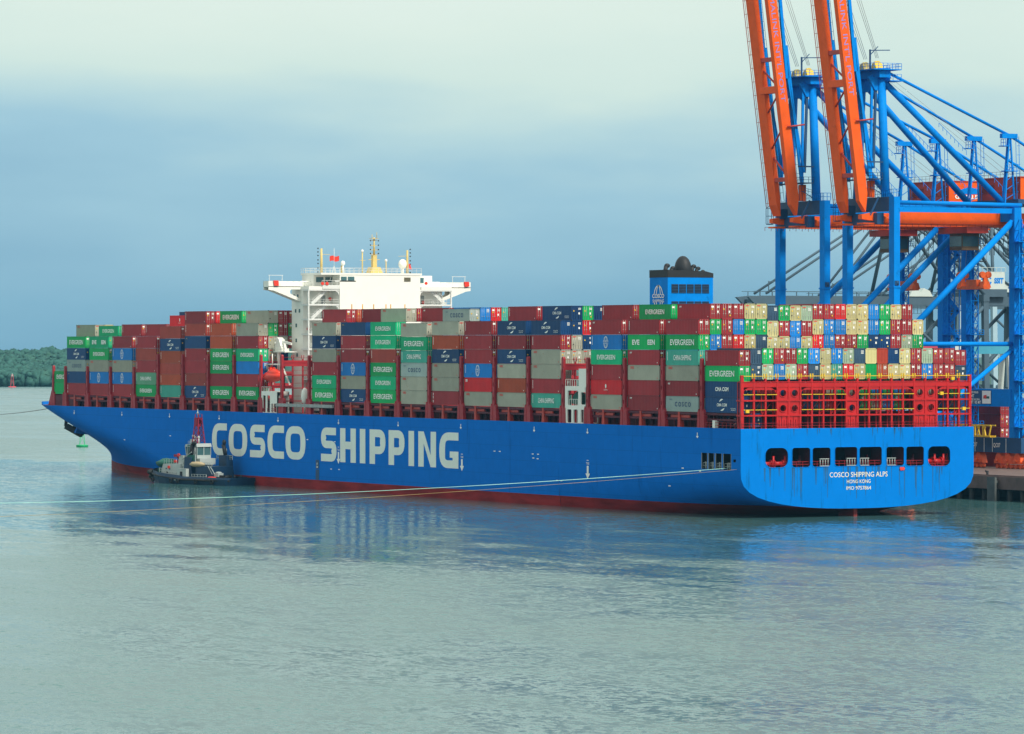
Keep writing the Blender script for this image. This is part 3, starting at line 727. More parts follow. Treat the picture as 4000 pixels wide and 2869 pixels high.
for y, z, r in ((12.6,53.6,.35),(34.3,53.4,.32)):
    def f(b, y=y, z=z, r=r):
        b.tube((-205.5,y,48),(-205.5,y,z),r,8,r*.7); b.beam((-205.5,y,z-1.3),(-205.5,y+(2.2 if y<20 else -2.2),z-1.4),.08)
    SPm(f, 'signal_mast', [MAS])
    SPm(lambda b, y=y: [b.ball((-205.5,y+(-.85 if y<20 else .75),zz),.17) for zz in (48.3,49.2,50.2,51,52,52.8,53.6)] and None, 'signal_lamps', [BLK])
SPm(lambda b: (b.tube((-205.5,22.9,48),(-205.5,22.9,53),.16,6), b.tube((-205.5,28.9,48),(-205.5,28.9,50.9),.14,6), b.beam((-205.5,22.3,51),(-205.5,23.6,51),.1), b.tube((-206,18,48),(-206,18,49.8),.3,8)), 'aerial_posts', [MAS])
for y, z, r in ((22.9,53.1,.32),(28.9,51,.32),(18,50.3,.5),(33.1,50.2,1.0)):
    SPm(lambda b, y=y, z=z, r=r: (b.ball((-205.5,y,z),r,r,r*1.15,14,9), b.tube((-205.5,y,48),(-205.5,y,z-r*.6),r*.35,8)), 'radar_dome', [WHT])
SPm(lambda b: (b.tube((-203,14.6,48),(-203,14.6,53.6),.05,5), b.beam((-202.6,13.3,46.2),(-203,14.6,49.6),.1), b.beam((-202.6,15.4,46.2),(-203,14.6,49.6),.1)), 'flag_halyard', [WHG])
def flag(b):
    n = 7
    for i in range(n):
        y = 13.5+i*.33; z = 50.7+.12*math.sin(i*1.1)
        b.add([(-203+.12*math.sin(i), y, z), (-203+.12*math.sin(i+1), y+.33, z+.02), (-203+.12*math.sin(i+1), y+.33, z+1.15), (-203+.12*math.sin(i), y, z+1.15)], [(0,1,2,3)])
SPm(flag, 'red_flag', [RED_MARK]); 
SPm(lambda b: b.add([(-204,34.0,49.1),(-204,34.7,49.0),(-204,34.3,50.2),(-204,33.9,50.3)],[(0,1,2,3)]), 'red_flag', [RED_MARK])
def crane_small(b):
    b.tube((-211.4,4.8,26),(-211.4,4.8,31.6),.5,8); b.box(-212.4,-208.6,4.2,6.0,30.3,31.0); b.prism([(-212.6,31),(-208.9,31),(-210.2,33),(-211.2,33.5)],'y',4.2,5.6)
    b.beam((-210.5,5,32.6),(-205.2,5,32.0),.35,.5); b.rail((-212.6,3.9,30.4),(-206.5,3.9,30.4),1,.8,.07,2); b.box(-212.6,-206.4,3.9,7,30.1,30.35)
SPm(crane_small, 'provision_crane', [WHT])
isl = MB()
for z in (20,23,26.5): isl.box(-205,-187,14,37,z,z+.3)
isl.box(-204.8,-196,9,15,17,23.5); isl.box(-195,-188,9,15,18,21)
SP(isl, 'engine_island_deckhouse', [WHG])
isl = MB(); isl.ball((-191,1.6,20.4),.9,.8,1.9,12,8); SP(isl, 'liferaft_canister', [WHT])
gw = MB(); gw.box(-203,-173.6,.0,.5,18.0,18.7); 
for i in range(14): gw.box(-202.5+i*2.1,-202.2+i*2.1,-.05,.0,18.0,18.7)
SP(gw, 'gangway_ladder', [GRY])
# white davit frames at the rail
def frame(b, x0, x1, zt, holes, y0=.2, y1=1.2):
    b.prism([(x0,DZ),(x1,DZ),(x1,zt),(x0,zt)],'y',y0,y0+.25,[rrect(*h,.25,3) for h in holes]); b.prism([(x0,DZ),(x1,DZ),(x1,zt),(x0,zt)],'y',y0+2.6,y0+2.85,[rrect(*h,.25,3) for h in holes])
    b.box(x0,x1,y0,y0+2.85,zt,zt+.15); b.box(x1-.35,x1,y0,y0+2.85,zt-.8,zt); b.box(x1-.35,x1,y0,y0+.6,DZ,zt)
SPm(lambda b: (frame(b,-211.0,-202.2,21.2,[(-210.3,-208.7,16.6,20.4),(-208.0,-206.4,16.6,20.4),(-205.8,-202.6,16.6,18.6)]), b.rail((-211,.3,21.35),(-206,.3,21.35),1,.8,.06,1)), 'lifeboat_davit', [WHT])
SPm(lambda b: (frame(b,-67.6,-58.9,23.6,[(-66.5,-62.2,20.0,22.9),(-66.8,-65.0,16.6,19.2),(-64.2,-62.4,16.6,19.2),(-61.2,-59.3,20.2,22.6),(-61.2,-59.3,16.6,19.2)]),
    b.box(-62,-58.9,.2,3,23.75,27.2), b.rail((-67.5,.3,23.75),(-62,.3,23.75),1.3,.8,.08,1), b.rail((-65.8,.25,20.0),(-62.4,.25,20.0),1.2,.7,.08,1)), 'rescue_boat_davit', [WHT])
SPm(lambda b: b.prism([(-66.3,20.3),(-63,20.1),(-62.4,20.8),(-62.9,22.0),(-64.6,22.6),(-66,21.6)],'y',1.0,2.6), 'rescue_boat_cover', [TGR])
# funnel
fu = MB(); fu.box(-69.2,-62,20.3,30.7,DZ,45.25); SPf = SP(fu, 'funnel', [CBL])
SPm(lambda b: b.prism([(20.25,45.25),(30.75,45.25),(30.75,46.1),(29,46.5),(20.25,46.75)],'x',-69.25,-61.95), 'funnel_cap', [BLK])
for z0, z1 in ((42.1,43.9),(38.7,40.5),(35.5,37.2)):
    for i in range(5):
        b = MB(); y0 = 21.15+i*1.76
        b.mat(0); b.box(-62,-61.95,y0,y0+1.55,z0,z1); b.mat(1)
        for u in range(6): b.beam((-61.9,y0,z0+.15+u*(z1-z0-.3)/5),(-61.9,y0+1.55,z0+.15+u*(z1-z0-.3)/5),.08,.12)
        SP(b, 'louvre', [DRK, CBD])
def exh(b):
    b.ball((-65.5,25.8,46.9),1.9,1.65,2.7,18,12); b.tube((-65.5,25.8,45),(-65.5,25.8,46.8),1.5,14)
    for y, z, r in ((21.9,47.6,.55),(23.2,47.1,.5),(28.0,47.5,.5),(29.0,47.1,.48),(30.1,46.5,.42)):
        s_ = 1 if y < 25 else 1
        b.tube((-65,y-.55,46),(-65,y-.25,z-.1),r*.8,8); b.ball((-65,y,z),r*.8,r*1.15,r*.85,10,6)
SPm(exh, 'exhaust_pipes', [BLK])
lg = MB()
def logo(b, x, z, w_, y=20.22, yoff=0):
    for rx in (w_*.42, w_*.2):
        for a0, a1 in ((20,160), (200,340)):
            pts = [(x+rx*math.cos(R(a)), z+w_*.58*math.sin(R(a))) for a in range(a0, a1+1, 10)]
            th = w_*.03
            for p, q_ in zip(pts, pts[1:]):
                d = Vector((q_[0]-p[0], q_[1]-p[1])); 
                if d.length < 1e-4: continue
                n_ = Vector((-d.y, d.x)).normalized()*th
                b.face([(p[0]-n_.x,y,p[1]-n_.y),(q_[0]-n_.x,y,q_[1]-n_.y),(q_[0]+n_.x,y,q_[1]+n_.y),(p[0]+n_.x,y,p[1]+n_.y)])
logo(lg, -65.6, 41.2, 4.2)
put_text(lg, 'COSCO', .03, (-65.6,20.2,41.15), (1,0,0), (0,0,1), .85, 4.7, True); put_text(lg, 'SHIPPING', .012, (-65.6,20.2,40.3), (1,0,0), (0,0,1), .6, 4.5, True)
SP(lg, 'funnel_emblem', [TXT], 'white globe emblem with the words COSCO SHIPPING')

# lifeboat, hung outboard of the island
lb = thing('lifeboat', 'orange red enclosed lifeboat hanging by the white davit ahead of the bridge tower', 'lifeboat', (-208.5,2.0,24.8))
b = MB(); b.ball((0,0,-.1),4.4,1.5,1.25,18,12,fn=lambda a,t: 1 if t < 1.6 else 1.0); b.build('hull', BOA, lb)
b = MB(); b.ball((.6,0,.55),3.1,1.25,1.15,16,8); b.build('canopy', BOA, lb)
b = MB(); b.box(-1.4,-.4,-.6,.6,1.4,1.95); b.build('helm_cupola', BOA, lb)
b = MB(); b.beam((-3,0,1),(-3,0,2.6),.15); b.beam((3,0,1),(3,0,2.6),.15); b.build('lifting_hook', GRY, lb)
b = MB(); b.tube((0,-.2,2.4),(0,-.2,5.0),.12,6); b.beam((-4,0.2,2.6),(4,0.2,2.6),.3,.3); b.beam((-4,.2,2.6),(-4.6,2,-2),.35,.35); b.beam((4,.2,2.6),(4.6,2,-2),.35,.35); b.build('davit_arm', WHT, lb)

# ------------------------------------------------------------------ containers
CC = {  # code: (words, base colour)
 'K': ('dark red', (.30,.018,.024)), 'B': ('brownish red', (.34,.040,.022)), 'O': ('rust orange', (.40,.058,.015)), 'R': ('bright red', (.58,.008,.012)),
 'N': ('navy blue', (.004,.045,.15)), 'U': ('mid blue', (.0,.18,.56)), 'L': ('light blue', (.01,.24,.72)), 'D': ('slate blue', (.035,.075,.13)),
 'G': ('green', (.0,.36,.09)), 'g': ('emerald green', (.0,.40,.17)), 'T': ('turquoise', (.05,.33,.25)), 'S': ('grey green', (.12,.33,.20)),
 'E': ('light grey', (.34,.34,.27)), 'W': ('pale blue grey', (.30,.38,.36)), 'C': ('cream', (.50,.45,.22)), 'P': ('pale mint', (.34,.46,.33))}
CM = {}
for k, (w_, c) in CC.items():
    m = paint('container_'+w_.replace(' ', '_'), c, .5, .12, spot=tuple(q_*.45+.02 for q_ in c) if k not in 'EWCP' else (.25,.15,.07), spot_amt=.12 if k not in 'EWCP' else .0, spot_scale=.9, spec=.3)
    t = m.node_tree; b = t.nodes['Principled BSDF']; src = b.inputs['Base Color'].links[0].from_socket
    oi = t.nodes.new('ShaderNodeObjectInfo'); hs = t.nodes.new('ShaderNodeHueSaturation')
    mr = t.nodes.new('ShaderNodeMapRange'); mr.inputs['To Min'].default_value = .82; mr.inputs['To Max'].default_value = 1.22
    t.links.new(oi.outputs['Random'], mr.inputs['Value']); t.links.new(mr.outputs[0], hs.inputs['Value']); t.links.new(src, hs.inputs['Color'])
    t.links.new(hs.outputs[0], b.inputs['Base Color']); CM[k] = m
CASTING = paint('container_corner_casting', (.03,.025,.025), .8, .2)  # plain dark colour of the corner castings
_cb = {}
def corr(b, axis, a0, a1, z0, z1, base, depth, n):
    # trapezoid corrugation between a0..a1
    p = []
    st_ = (a1-a0)/n
    for i in range(n):
        a = a0+i*st_; p += [(a, 0), (a+st_*.35, 0), (a+st_*.5, depth), (a+st_*.85, depth)]
    p.append((a1, 0))
    for (u, du), (v, dv) in zip(p, p[1:]):
        if axis == 'x': b.face([(u,base+du,z0),(v,base+dv,z0),(v,base+dv,z1),(u,base+du,z1)])
        else: b.face([(base+du,u,z0),(base+dv,v,z0),(base+dv,v,z1),(base+du,u,z1)])
def body_mesh(c, H, L, endcorr):
    key = (c, H, L, endcorr)
    if key in _cb: return _cb[key]
    b = MB(); h = H-.02
    for y, d in ((0, .05), (CW, -.05)): corr(b, 'x', .12, L-.12, .14, h-.1, y+d*.4, d, 21 if L > 7 else 10)
    b.face([(0,0,h-.03),(L,0,h-.03),(L,CW,h-.03),(0,CW,h-.03)]); b.face([(0,0,.1),(L,0,.1),(L,CW,.1),(0,CW,.1)])
    b.face([(.05,0,0),(.05,CW,0),(.05,CW,h),(.05,0,h)])
    for y0, y1 in ((0,.1),(CW-.1,CW)):
        b.box(.0,L,y0,y1,h-.1,h); b.box(.0,L,y0,y1,.02,.16); b.box(0,.14,y0,y1,0,h); b.box(L-.14,L,y0,y1,0,h)
    for x0, x1 in ((0,.1),(L-.1,L)): b.box(x0,x1,.1,CW-.1,h-.14,h); b.box(x0,x1,.1,CW-.1,.02,.18)
    if endcorr: corr(b, 'y', .1, CW-.1, .18, h-.14, L-.03, -.06, 7)
    b.mat(1)
    for x in (-.012, L-.17):
        for y in (-.012, CW-.16):
            for z in (0, h-.12): b.box(x, x+.182, y, y+.172, z-.004, z+.124)
    _cb[key] = b.mesh('container_body', [CM[c], CASTING]); return _cb[key]
_dm = {}
def door_mesh(c, H, L, var):
    key = (c, H, L, var)
    if key in _dm: return _dm[key]
    b = MB(); h = H-.02; X = L-.07
    b.box(X-.05, X, .12, CW/2-.012, .18, h-.14); b.box(X-.05, X, CW/2+.012, CW-.12, .18, h-.14)
    for z in (.75, 1.35, 1.95): b.box(X, X+.015, .14, CW/2-.03, z, z+.03); b.box(X, X+.015, CW/2+.03, CW-.14, z, z+.03)
    b.mat(1)
    for y in (.42, .88, CW-.88, CW-.42):
        b.tube((X+.05, y, .12), (X+.05, y, h-.1), .035, 5); b.box(X+.02, X+.09, y-.08, y+.08, .95, 1.08)
    b.mat(2)
    r = random.Random(hash((ord(c), var)) & 0xffff); x = X+.09
    def lab(y0, y1, z0, z1): b.face([(x,y0,z0),(x,y1,z0),(x,y1,z1),(x,y0,z1)])
    for i in range(2 if var != 2 else 3): lab(CW-1.0+.05, CW-.32-.1*r.random(), h-.55-i*.22, h-.45-i*.22)
    if var in (0, 1): lab(CW-.9, CW-.6, 1.15, 1.55)
    if c in 'KBRG' and var != 1: lab(.28, .8, h-.75, h-.42)
    if c in 'Gg' and var == 0:
        b.add([(x, .62+.24*math.cos(a*.7), h-.5+.24*math.sin(a*.7)) for a in range(9)], [tuple(range(9))])
    if c in 'CEP': b.mat(4); lab(.25, 1.0, h-.42, h-.28)
    b.mat(3)
    if var != 2: lab(.35, .62, h-1.15, h-.9)
    if var == 1: lab(CW-.7, CW-.45, .55, .8)
    b.mat(5)
    if c in 'CE': lab(.3, .52, .9, 1.12)
    _dm[key] = b.mesh('container_doors', [CM[c], CM[c] if c in 'ND' else ROD, TXT, YEL, RED_MARK, BLK]); return _dm[key]
_mm = {}
def arcs(b, x, z, w_, flip, y):
    s_ = 1 if flip else -1; n = 8
    for i in range(n):
        a, c = R(200-i*9 if flip else 20-i*9), R(200-(i+1)*9 if flip else 20-(i+1)*9)
        th0 = .16*math.sin(math.pi*i/n); th1 = .16*math.sin(math.pi*(i+1)/n)
        P = lambda t, q: (x+(w_+q)*math.cos(t), y, z+(.95+q)*math.sin(t))
        b.face([P(a,-th0), P(c,-th1), P(c,th1), P(a,th0)])
def mark_mesh(kind, H):
    key = (kind, H)
    if key in _mm: return _mm[key]
    b = MB(); y = -.03; m = H/2; mat = TXT
    T = lambda s_, bold, x, z, h, w_: put_text(b, s_, bold, (x, y, z), (1,0,0), (0,0,1), h, w_, True)
    if kind == 'ev': T('EVERGREEN', .018, 6.1, m-.55, 1.1, 8.9)
    elif kind == 'es': T('EVERGREEN', .018, 6.1, m-.45, .92, 7.2)
    elif kind == 'ed': put_text(b, 'EVE', .035, (1.75,y,m-.5), (1,0,0), (0,0,1), 1.0, 2.8); put_text(b, 'EEN', .035, (7.7,y,m-.5), (1,0,0), (0,0,1), 1.0, 2.8)
    elif kind == 'cma':
        T('CMA CGM', .02, 6.1, m-.28, .58, 3.6)
        for sg in (1, -1):
            for i in range(7):
                a, c = R(85+i*9), R(85+(i+1)*9); t0, t1 = .15*math.sin(math.pi*i/7), .15*math.sin(math.pi*(i+1)/7)
                P = lambda t, q: (6.1+sg*(.35+(1.5+q)*math.cos(t)), y, m+.02+sg*(1.0+q)*math.sin(t))
                b.face([P(a,-t0), P(c,-t1), P(c,t1+.02), P(a,t0+.02)])
        for z, w_ in ((.72, 1.9), (.42, 1.7)): T('WORLDWIDE', .0, 10.2, z, .2, w_)
    elif kind == 'cm1': T('CMA CGM', .03, 6.1, m-.35, .75, 4.8)
    elif kind == 'cos': T('C O S C O', .02, 6.4, m-.5, .9, 5.9); T('COSCO', .02, 1.9, H-.75, .22, 1.1); mat = NAVY_MARK
    elif kind == 'chi': T('CHINA SHIPPING', .015, 6.2, m-.5, 1.0, 6.6); 
    elif kind == 'chd': T('CHINA SHIPPING', .015, 6.0, m-.45, .9, 6.6)
    elif kind == 'log': logo(b, 6.0, m, 1.9, y); T('COSCO', .02, 6.0, m+.0, .36, 2.0); T('SHIPPING', .0, 6.0, m-.36, .24, 1.9)
    elif kind == 'oc': T('OOCL', .04, 1.75, H-.72, .46, 1.5); mat = RED_MARK
    elif kind == 'pear': b.ball((6,y,m+.2),.28,.01,.42,8,6); T('CAPITAL', .0, 6.0, m-.65, .24, 1.6)
    elif kind == 'dd': T('DD', .05, 1.1, H-.85, .5, .9)
    elif kind == 'bx': T('IT', .05, 1.3, H-.7, .3, .8)
    elif kind == 'yl': T('HL', .0, 1.2, H-.7, .28, .8); mat = YEL
    if kind in ('tx', 'log', 'chi', 'chd'):
        for i in range(7): b.face([(.55,y,H-.5-i*.24),(.75,y,H-.5-i*.24),(.75,y,H-.34-i*.24),(.55,y,H-.34-i*.24)])
    if kind == 'tw':
        for z in (H-.9, m-.1, .5):
            b.face([(.5,y,z),(.72,y,z),(.72,y,z+.5),(.5,y,z+.5)])
    b.face([(11.3,y,.35),(11.5,y,.35),(11.5,y,.55),(11.3,y,.55)]) if kind in ('tx','bx','oc') else None
    _mm[key] = (b.mesh('side_lettering', mat)) if b.v else None
    return _mm[key]
MWORD = {'ev': 'with large white lettering', 'es': 'with white lettering', 'ed': 'with worn white lettering', 'cma': 'with white crescents', 'cm1': 'with white lettering',
 'cos': 'with navy lettering', 'chi': 'with white lettering', 'chd': 'with faded lettering', 'log': 'with white globe emblem', 'oc': 'with red mark',
 'pear': 'with emblem', 'dd': 'with two letters', 'bx': '', 'yl': '', 'tx': '', 'tw': '', '': ''}
NCONT = [0]
def container(x, y, z, c, mark='', H=2.896, L=12.19, label='', group='containers stacked on the ship', door=True, var=None, rz=0):
    o = thing('shipping_container', label, 'container', (x, y, z), group, rz); NCONT[0] += 1
    ec = not door
    link('body', body_mesh(c, H, L, ec), o)
    if door: link('doors', door_mesh(c, H, L, (NCONT[0] % 3) if var is None else var), o)
    mm = mark_mesh(mark, H) if mark else None
    if mm: link('lettering', mm, o)
    return o
ORD = ['', 'first', 'second', 'third', 'fourth', 'fifth', 'sixth', 'seventh', 'eighth', 'ninth', 'tenth', 'eleventh', 'twelfth', 'thirteenth', 'fourteenth', 'fifteenth', 'sixteenth', 'seventeenth', 'eighteenth', 'nineteenth', 'twentieth']
BLK_ = {'F': 'ahead of the bridge tower', 'M': 'between bridge and funnel', 'A': 'aft of the funnel'}
HC, SD = 2.9, 2.6
side = {  # bottom to top
 ('F',0): 'K.tw N.yl W.cos N.cma G.ev', ('F',1): 'K. U.log E.oc G.es g.ed', ('F',2): 'K.tx U.log E.oc U.log K.tx', ('F',3): 'G.es S.chd K.tx B. K.tx',
 ('F',4): 'T.tx O.tx/ B./ O.tx N.cma B.', ('F',5): 'N.cma B.tx K. K.tx N.yl B.tx', ('F',6): 'G.ev K. G.ev G.ev O. O.tx', ('F',7): 'G.ev K.tx U. g.es K.tx E.oc',
 ('M',0): 'G.ev g.es K.tx E.oc N.cma E.oc', ('M',1): 'N.cma E.oc U.log K.bx K.tx N.yl', ('M',2): 'G.ev g.es G.ev B.tx g.es g.es', ('M',3): 'E.oc E.oc W.cos T.chi/ g.ev E.oc',
 ('M',4): 'K.tw E.oc E.oc N.cma O.tx E.oc', ('M',5): 'E.oc R.dd U.log K.tx K.bx K.tx', ('M',6): 'E.oc O.tx E.oc N.cma K.tx N.cma', ('M',7): 'T.chi K.tx E.oc E.oc K.tx N.cma',
 ('A',0): 'E.oc R.pear K.tx g.es U.log K.bx', ('A',1): 'K.bx K. E.oc K.bx G.ed K.tx', ('A',2): 'W.cos K.bx E.oc T.chi G.ev K.bx', ('A',3): 'N.cma N.cm1 G.ev K.tx'}
for (k, i), sp in side.items():
    X = {'F': XF, 'M': XM, 'A': XA}[k]+PB*i; z = ZB; items = sp.split(); n = len(items)
    for t, it in enumerate(items):
        H = SD if it.endswith('/') else HC; it = it.rstrip('/'); c, mk_ = it.split('.')
        w_ = MWORD[mk_]
        tail = f"{ORD[t+1]} from deck, {ORD[i+1]} stack {BLK_[k]}"; lb_ = f"{CC[c][0]} container {w_} {tail}".replace('  ', ' ')
        if len(lb_.split()) > 16: lb_ = f"{CC[c][0]} container {tail}"
        container(X, .6, z, c, mk_, H-.004, label=lb_)
        z += H
def inner(k, i, row, z0, c, mk_='', H=HC, what='', door=True):
    X = {'F': XF, 'M': XM, 'A': XA}[k]+PB*i
    return container(X, rowy(row), ZB+z0, c, mk_, H-.004, label=what, door=door)
T6, T5 = HC*6, HC*5
tops = [('F',0,1,T5,'E','oc',HC),('F',1,1,T5,'g','es',SD),('F',2,1,T5,'K','tx',HC),('F',3,1,T5,'K','tx',HC),
 ('F',4,1,T5+HC-.6,'R','pear',SD),('F',5,0,T6,'K','tx',HC),('F',6,1,T6,'G','ev',HC),('F',7,1,T6,'E','oc',HC),
 ('M',0,1,T6,'K','tx',HC),('M',1,2,T6,'K','tx',HC),('M',2,1,T6,'E','oc',HC),('M',3,2,T6,'K','bx',HC),('M',4,1,T6,'W','cos',SD),('M',6,1,T6,'K','tx',HC),('M',7,1,T6,'N','cma',HC),
 ('A',0,1,T6,'K','tx',HC),('A',1,1,T6,'G','es',HC)]
for k, i, r_, z0, c, mk_, H in tops:
    if (k, i) == ('F', 4): z0 = T6-.58
    inner(k, i, r_, z0, c, mk_, H, f"{CC[c][0]} container {'set back ' if r_ else ''}on top of the {ORD[i+1]} stack {BLK_[k]}")
for k, i, r_, z0, c in (('F',0,2,T5,'C'),('F',4,2,T6,'N'),('F',5,1,T6,'R'),('M',0,2,T6,'O'),('M',2,2,T6,'K'),('M',4,2,T6,'U'),('M',4,3,T6,'R'),('M',4,4,T6,'T')):
    inner(k, i, r_, z0, c, '', HC, f"{CC[c][0]} container, {ORD[r_+1]} row inboard, topping the {ORD[i+1]} stack {BLK_[k]}")
for k, i, lst in (('F',7,[(6,2,'K'),(6,3,'K'),(5,1,'G'),(5,2,'K'),(5,3,'G'),(4,1,'E'),(4,2,'E'),(4,3,'K'),(3,1,'E'),(3,2,'N'),(2,1,'N')]),
                  ('M',7,[(6,2,'G'),(6,3,'N'),(5,1,'N'),(5,2,'R'),(4,1,'E'),(4,2,'N'),(3,1,'E'),(3,2,'E')])):
    for t, r_, c in lst:
        inner(k, i, r_, HC*t, c, '', HC, f"{CC[c][0]} container, tier {ORD[t+1]}, {ORD[r_+1]} row, doors facing the {'bridge tower' if k == 'F' else 'funnel'}")
# stern-facing walls of doors, row by row from the port side
A3 = {6: '-KKKCCDGCPKKRCCUGCK-', 5: 'RGKUGGCKUKCUUCCUGKKC', 4: 'GUKRCDCCUCRUKKGNNKPG'}
nm = {6: 'top', 5: 'second highest', 4: 'third highest'}
for t, row in A3.items():
    for r_, c in enumerate(row):
        if c == '-' or (r_ == 0): continue
        dz = -.31 if 6 <= r_ <= 9 else 0
        cc = 'D' if c == 'D' else c
        inner('A', 2, r_, HC*t+dz, cc, 'bx' if (t == 6 and r_ == 1) else '', HC, f"{CC[cc][0]} container doors, {ORD[r_+1]} from left, {nm[t]} tier of the high stern wall")
A4 = {3: 'KDGKKGLCUPDCBNCKPKKK', 2: 'GDPUPKDCTRCGOCCKUKKD', 1: 'NDKKNDKKEGEGUGUKEEKG', 0: 'NDDNKKNDKKNGEUGKKKND'}  # lower tiers mostly dark colours: shade behind the frame put into them
nm = {3: 'top', 2: 'second', 1: 'third', 0: 'lowest'}
for t, row in A4.items():
    for r_, c in enumerate(row):
        if r_ == 0 or (t == 0 and r_ in (3, 4, 9, 15, 16)): continue
        dz = .35 if 1 <= r_ <= 18 else 0
        door = not ((t == 3 and r_ in (11, 12)) or (t == 2 and r_ == 11))
        wh = 'above' if t > 1 else 'behind'
        oo = inner('A', 3, r_, HC*t+dz-(.0 if t > 1 else .02), c, '', HC, f"{CC[c][0]} container{' end' if door else ' corrugated end'}, {ORD[r_+1]} from left, {nm[t]} tier {wh} the red stern frame", door=door)
        if t < 2: oo.location.x -= 1.75
container(XA+PB*3, rowy(1), 16.75, 'N', 'cma', 2.58, label='navy blue container sunk low at deck level beside the aft corner')
for t, (c, mk_) in enumerate((('G','es'),('G','ev'))):
    container(XF-PB, rowy(1), ZB+HC*t, c, mk_ if t else '', 2.89, label=f"green container {ORD[t+1]} from deck at the very bow behind the breakwater")

# ------------------------------------------------------------------ quay cranes with raised booms
def make_crane(xc, label, sign):
    g = thing('quay_crane', label, 'crane', (xc, 96, QZ), 'blue and orange quay cranes with raised booms')
    def part(fn, name, mats, parent=None, label=None):
        b = MB(); fn(b); b.v = [(x, y, z-QZ) for x, y, z in b.v]; return b.build(name, mats, parent or g, None, label)
    HX = 9.3; GA = 31.0; TOPZ = 63.4
    for nm_, y, w_, d_ in (('sea', 0, 2.0, 1.5), ('land', GA, 2.1, 1.8)):
        for sx in (-1, 1):
            lab_ = None
            def leg(b):
                b.box(sx*HX-w_/2, sx*HX+w_/2, y-d_/2, y+d_/2, 11.5, TOPZ if y == 0 else 61.5)
                for z in (30.5, 44.0): b.box(sx*HX-w_/2-.15, sx*HX+w_/2+.15, y-d_/2-.15, y+d_/2+.15, z, z+.3)
            L_ = part(leg, 'leg', CBL)
            if y > 0 and sx == 1:      # zig-zag stairs up the landside leg
                def stair(b):
                    z = 11.5; k = 0
                    while z < 58:
                        y0, y1 = (y+1.2, y+4.2) if k % 2 == 0 else (y+4.2, y+1.2)
                        b.beam((sx*HX-.6, y0, z), (sx*HX-.6, y1, z+3.1), .9, .3, up=(1,0,0)); b.beam((sx*HX-.1, y0, z+1), (sx*HX-.1, y1, z+4.1), .08); b.box(sx*HX-1.2, sx*HX+1.2, min(y1,y1+.9*(1 if k%2==0 else -1)), max(y1,y1+.9*(1 if k%2==0 else -1)), z+3.0, z+3.15)
                        b.rail((sx*HX+1.2, y1-.5, z+3.1), (sx*HX+1.2, y1+.9, z+3.1), 1, .7, .07, 2)
                        z += 3.1; k += 1
                    for yy in (y+1.0, y+4.9): b.beam((sx*HX-1.1, yy, 11.5), (sx*HX-1.1, yy, 60), .18)
                part(stair, 'stairway', CBL)
    for sx in (-1, 1):      # lattice lift shafts beside the landside legs
        def shaft(b):
            x0, x1, y0, y1 = sx*HX+1.2, sx*HX+3.0, GA-1, GA+.9
            for x in (x0, x1):
                for y in (y0, y1): b.beam((x,y,11.5),(x,y,59),.2)
            for k in range(19):
                z = 11.5+k*2.5
                for y in (y0, y1): b.beam((x0,y,z),(x1,y,z+2.5),.13); b.beam((x0,y,z),(x1,y,z),.15)
                b.beam((x1,y0,z+2.5),(x1,y1,z),.13); b.beam((x1,y0,z),(x1,y1,z),.15)
                if k % 4 == 1: b.box(x0-.4,x1+1.0,y0-.8,y1+.8,z,z+.15); b.rail((x1+1,y0-.8,z),(x1+1,y1+.8,z),1.1,.8,.1,2)
        part(shaft, 'lift_shaft', CBL)
    part(lambda b: b.box(-HX+1,HX-1,-.8,.8,60.4,63.4), 'portal_beam', CBD)
    part(lambda b: b.box(-HX+1,HX-1,GA-1,GA+1,58.5,61.4), 'portal_beam', CBL)
    for y in (0, GA):
        part(lambda b: b.box(-13.2,13.2,y-1.1,y+1.1,8.4,11.7), 'sill_beam', CBD)
        for sx in (-1, 1):
            def bog(b):
                for u in range(4):
                    x = sx*HX-5.4+u*3.6; b.prism([(x-1.6,6.0),(x+1.6,6.0),(x+1.1,7.6),(x+.4,8.4),(x-.4,8.4),(x-1.1,7.6)],'y',y-.7,y+.7)
                    for dx in (-.85,.85): b.tube((x+dx,y-.5,5.45),(x+dx,y+.5,5.45),.45,12)
                    b.box(x-1.4,x+1.4,y-.9,y-.7,6.1,6.9); b.ball((x,y-1,6.7),.35)
            part(bog, 'wheel_bogie', paint('bogie_orange', (.85,.10,.01), .5, .25))
    part(lambda b: b.box(-HX,HX,GA-1.2,GA+1.2,18.4,22.2), 'lower_portal_beam', CBL)
    part(lambda b: b.box(-HX,HX,-1.0,1.0,18.4,21.4), 'lower_portal_beam', CBL)
    def sgn(b):
        b.mat(0); b.box(-7.2,2.0,GA-1.3,GA-1.2,18.9,21.9); b.mat(1)
        y = GA-1.33
        for s_, z, h, w_ in (('SWL UNDER SPREADER', 21.2, .45, 4.2), ('65 MT', 20.3, .7, 2.6), ('SWL UNDER CARGO BEAM', 19.7, .4, 4.6), ('75 MT / 85 MT', 18.9, .7, 5.2)):
            put_text(b, s_, .02, (-7.1, y, z), (1,0,0), (0,0,1), h, w_)
        b.box(-1.4,1.9,y-.02,y+.01,19.0,21.8); b.mat(2)
        b.box(-.9,1.4,y-.05,y-.03,20.1,20.6); b.mat(3); b.face([(-.9,y-.06,20.3),(.2,y-.06,20.0),(.4,y-.06,20.9),(-.8,y-.06,20.8)])
    part(sgn, 'load_sign', [CBD, TXT, TGR, RED_MARK], None, 'blue load sign with white writing 65 MT and 75 MT / 85 MT')
    def num(b):
        for x in (-6.3, 2.6): put_text(b, sign, .03, (x, GA-1.14, 9.4), (1,0,0), (0,0,1), 1.1, 2.7)
        for x in (-8,-4.5,-1,2.2,7.4): b.box(x,x+.12,GA-1.16,GA-1.1,8.5,11.5)
    part(num, 'crane_number', TXT)
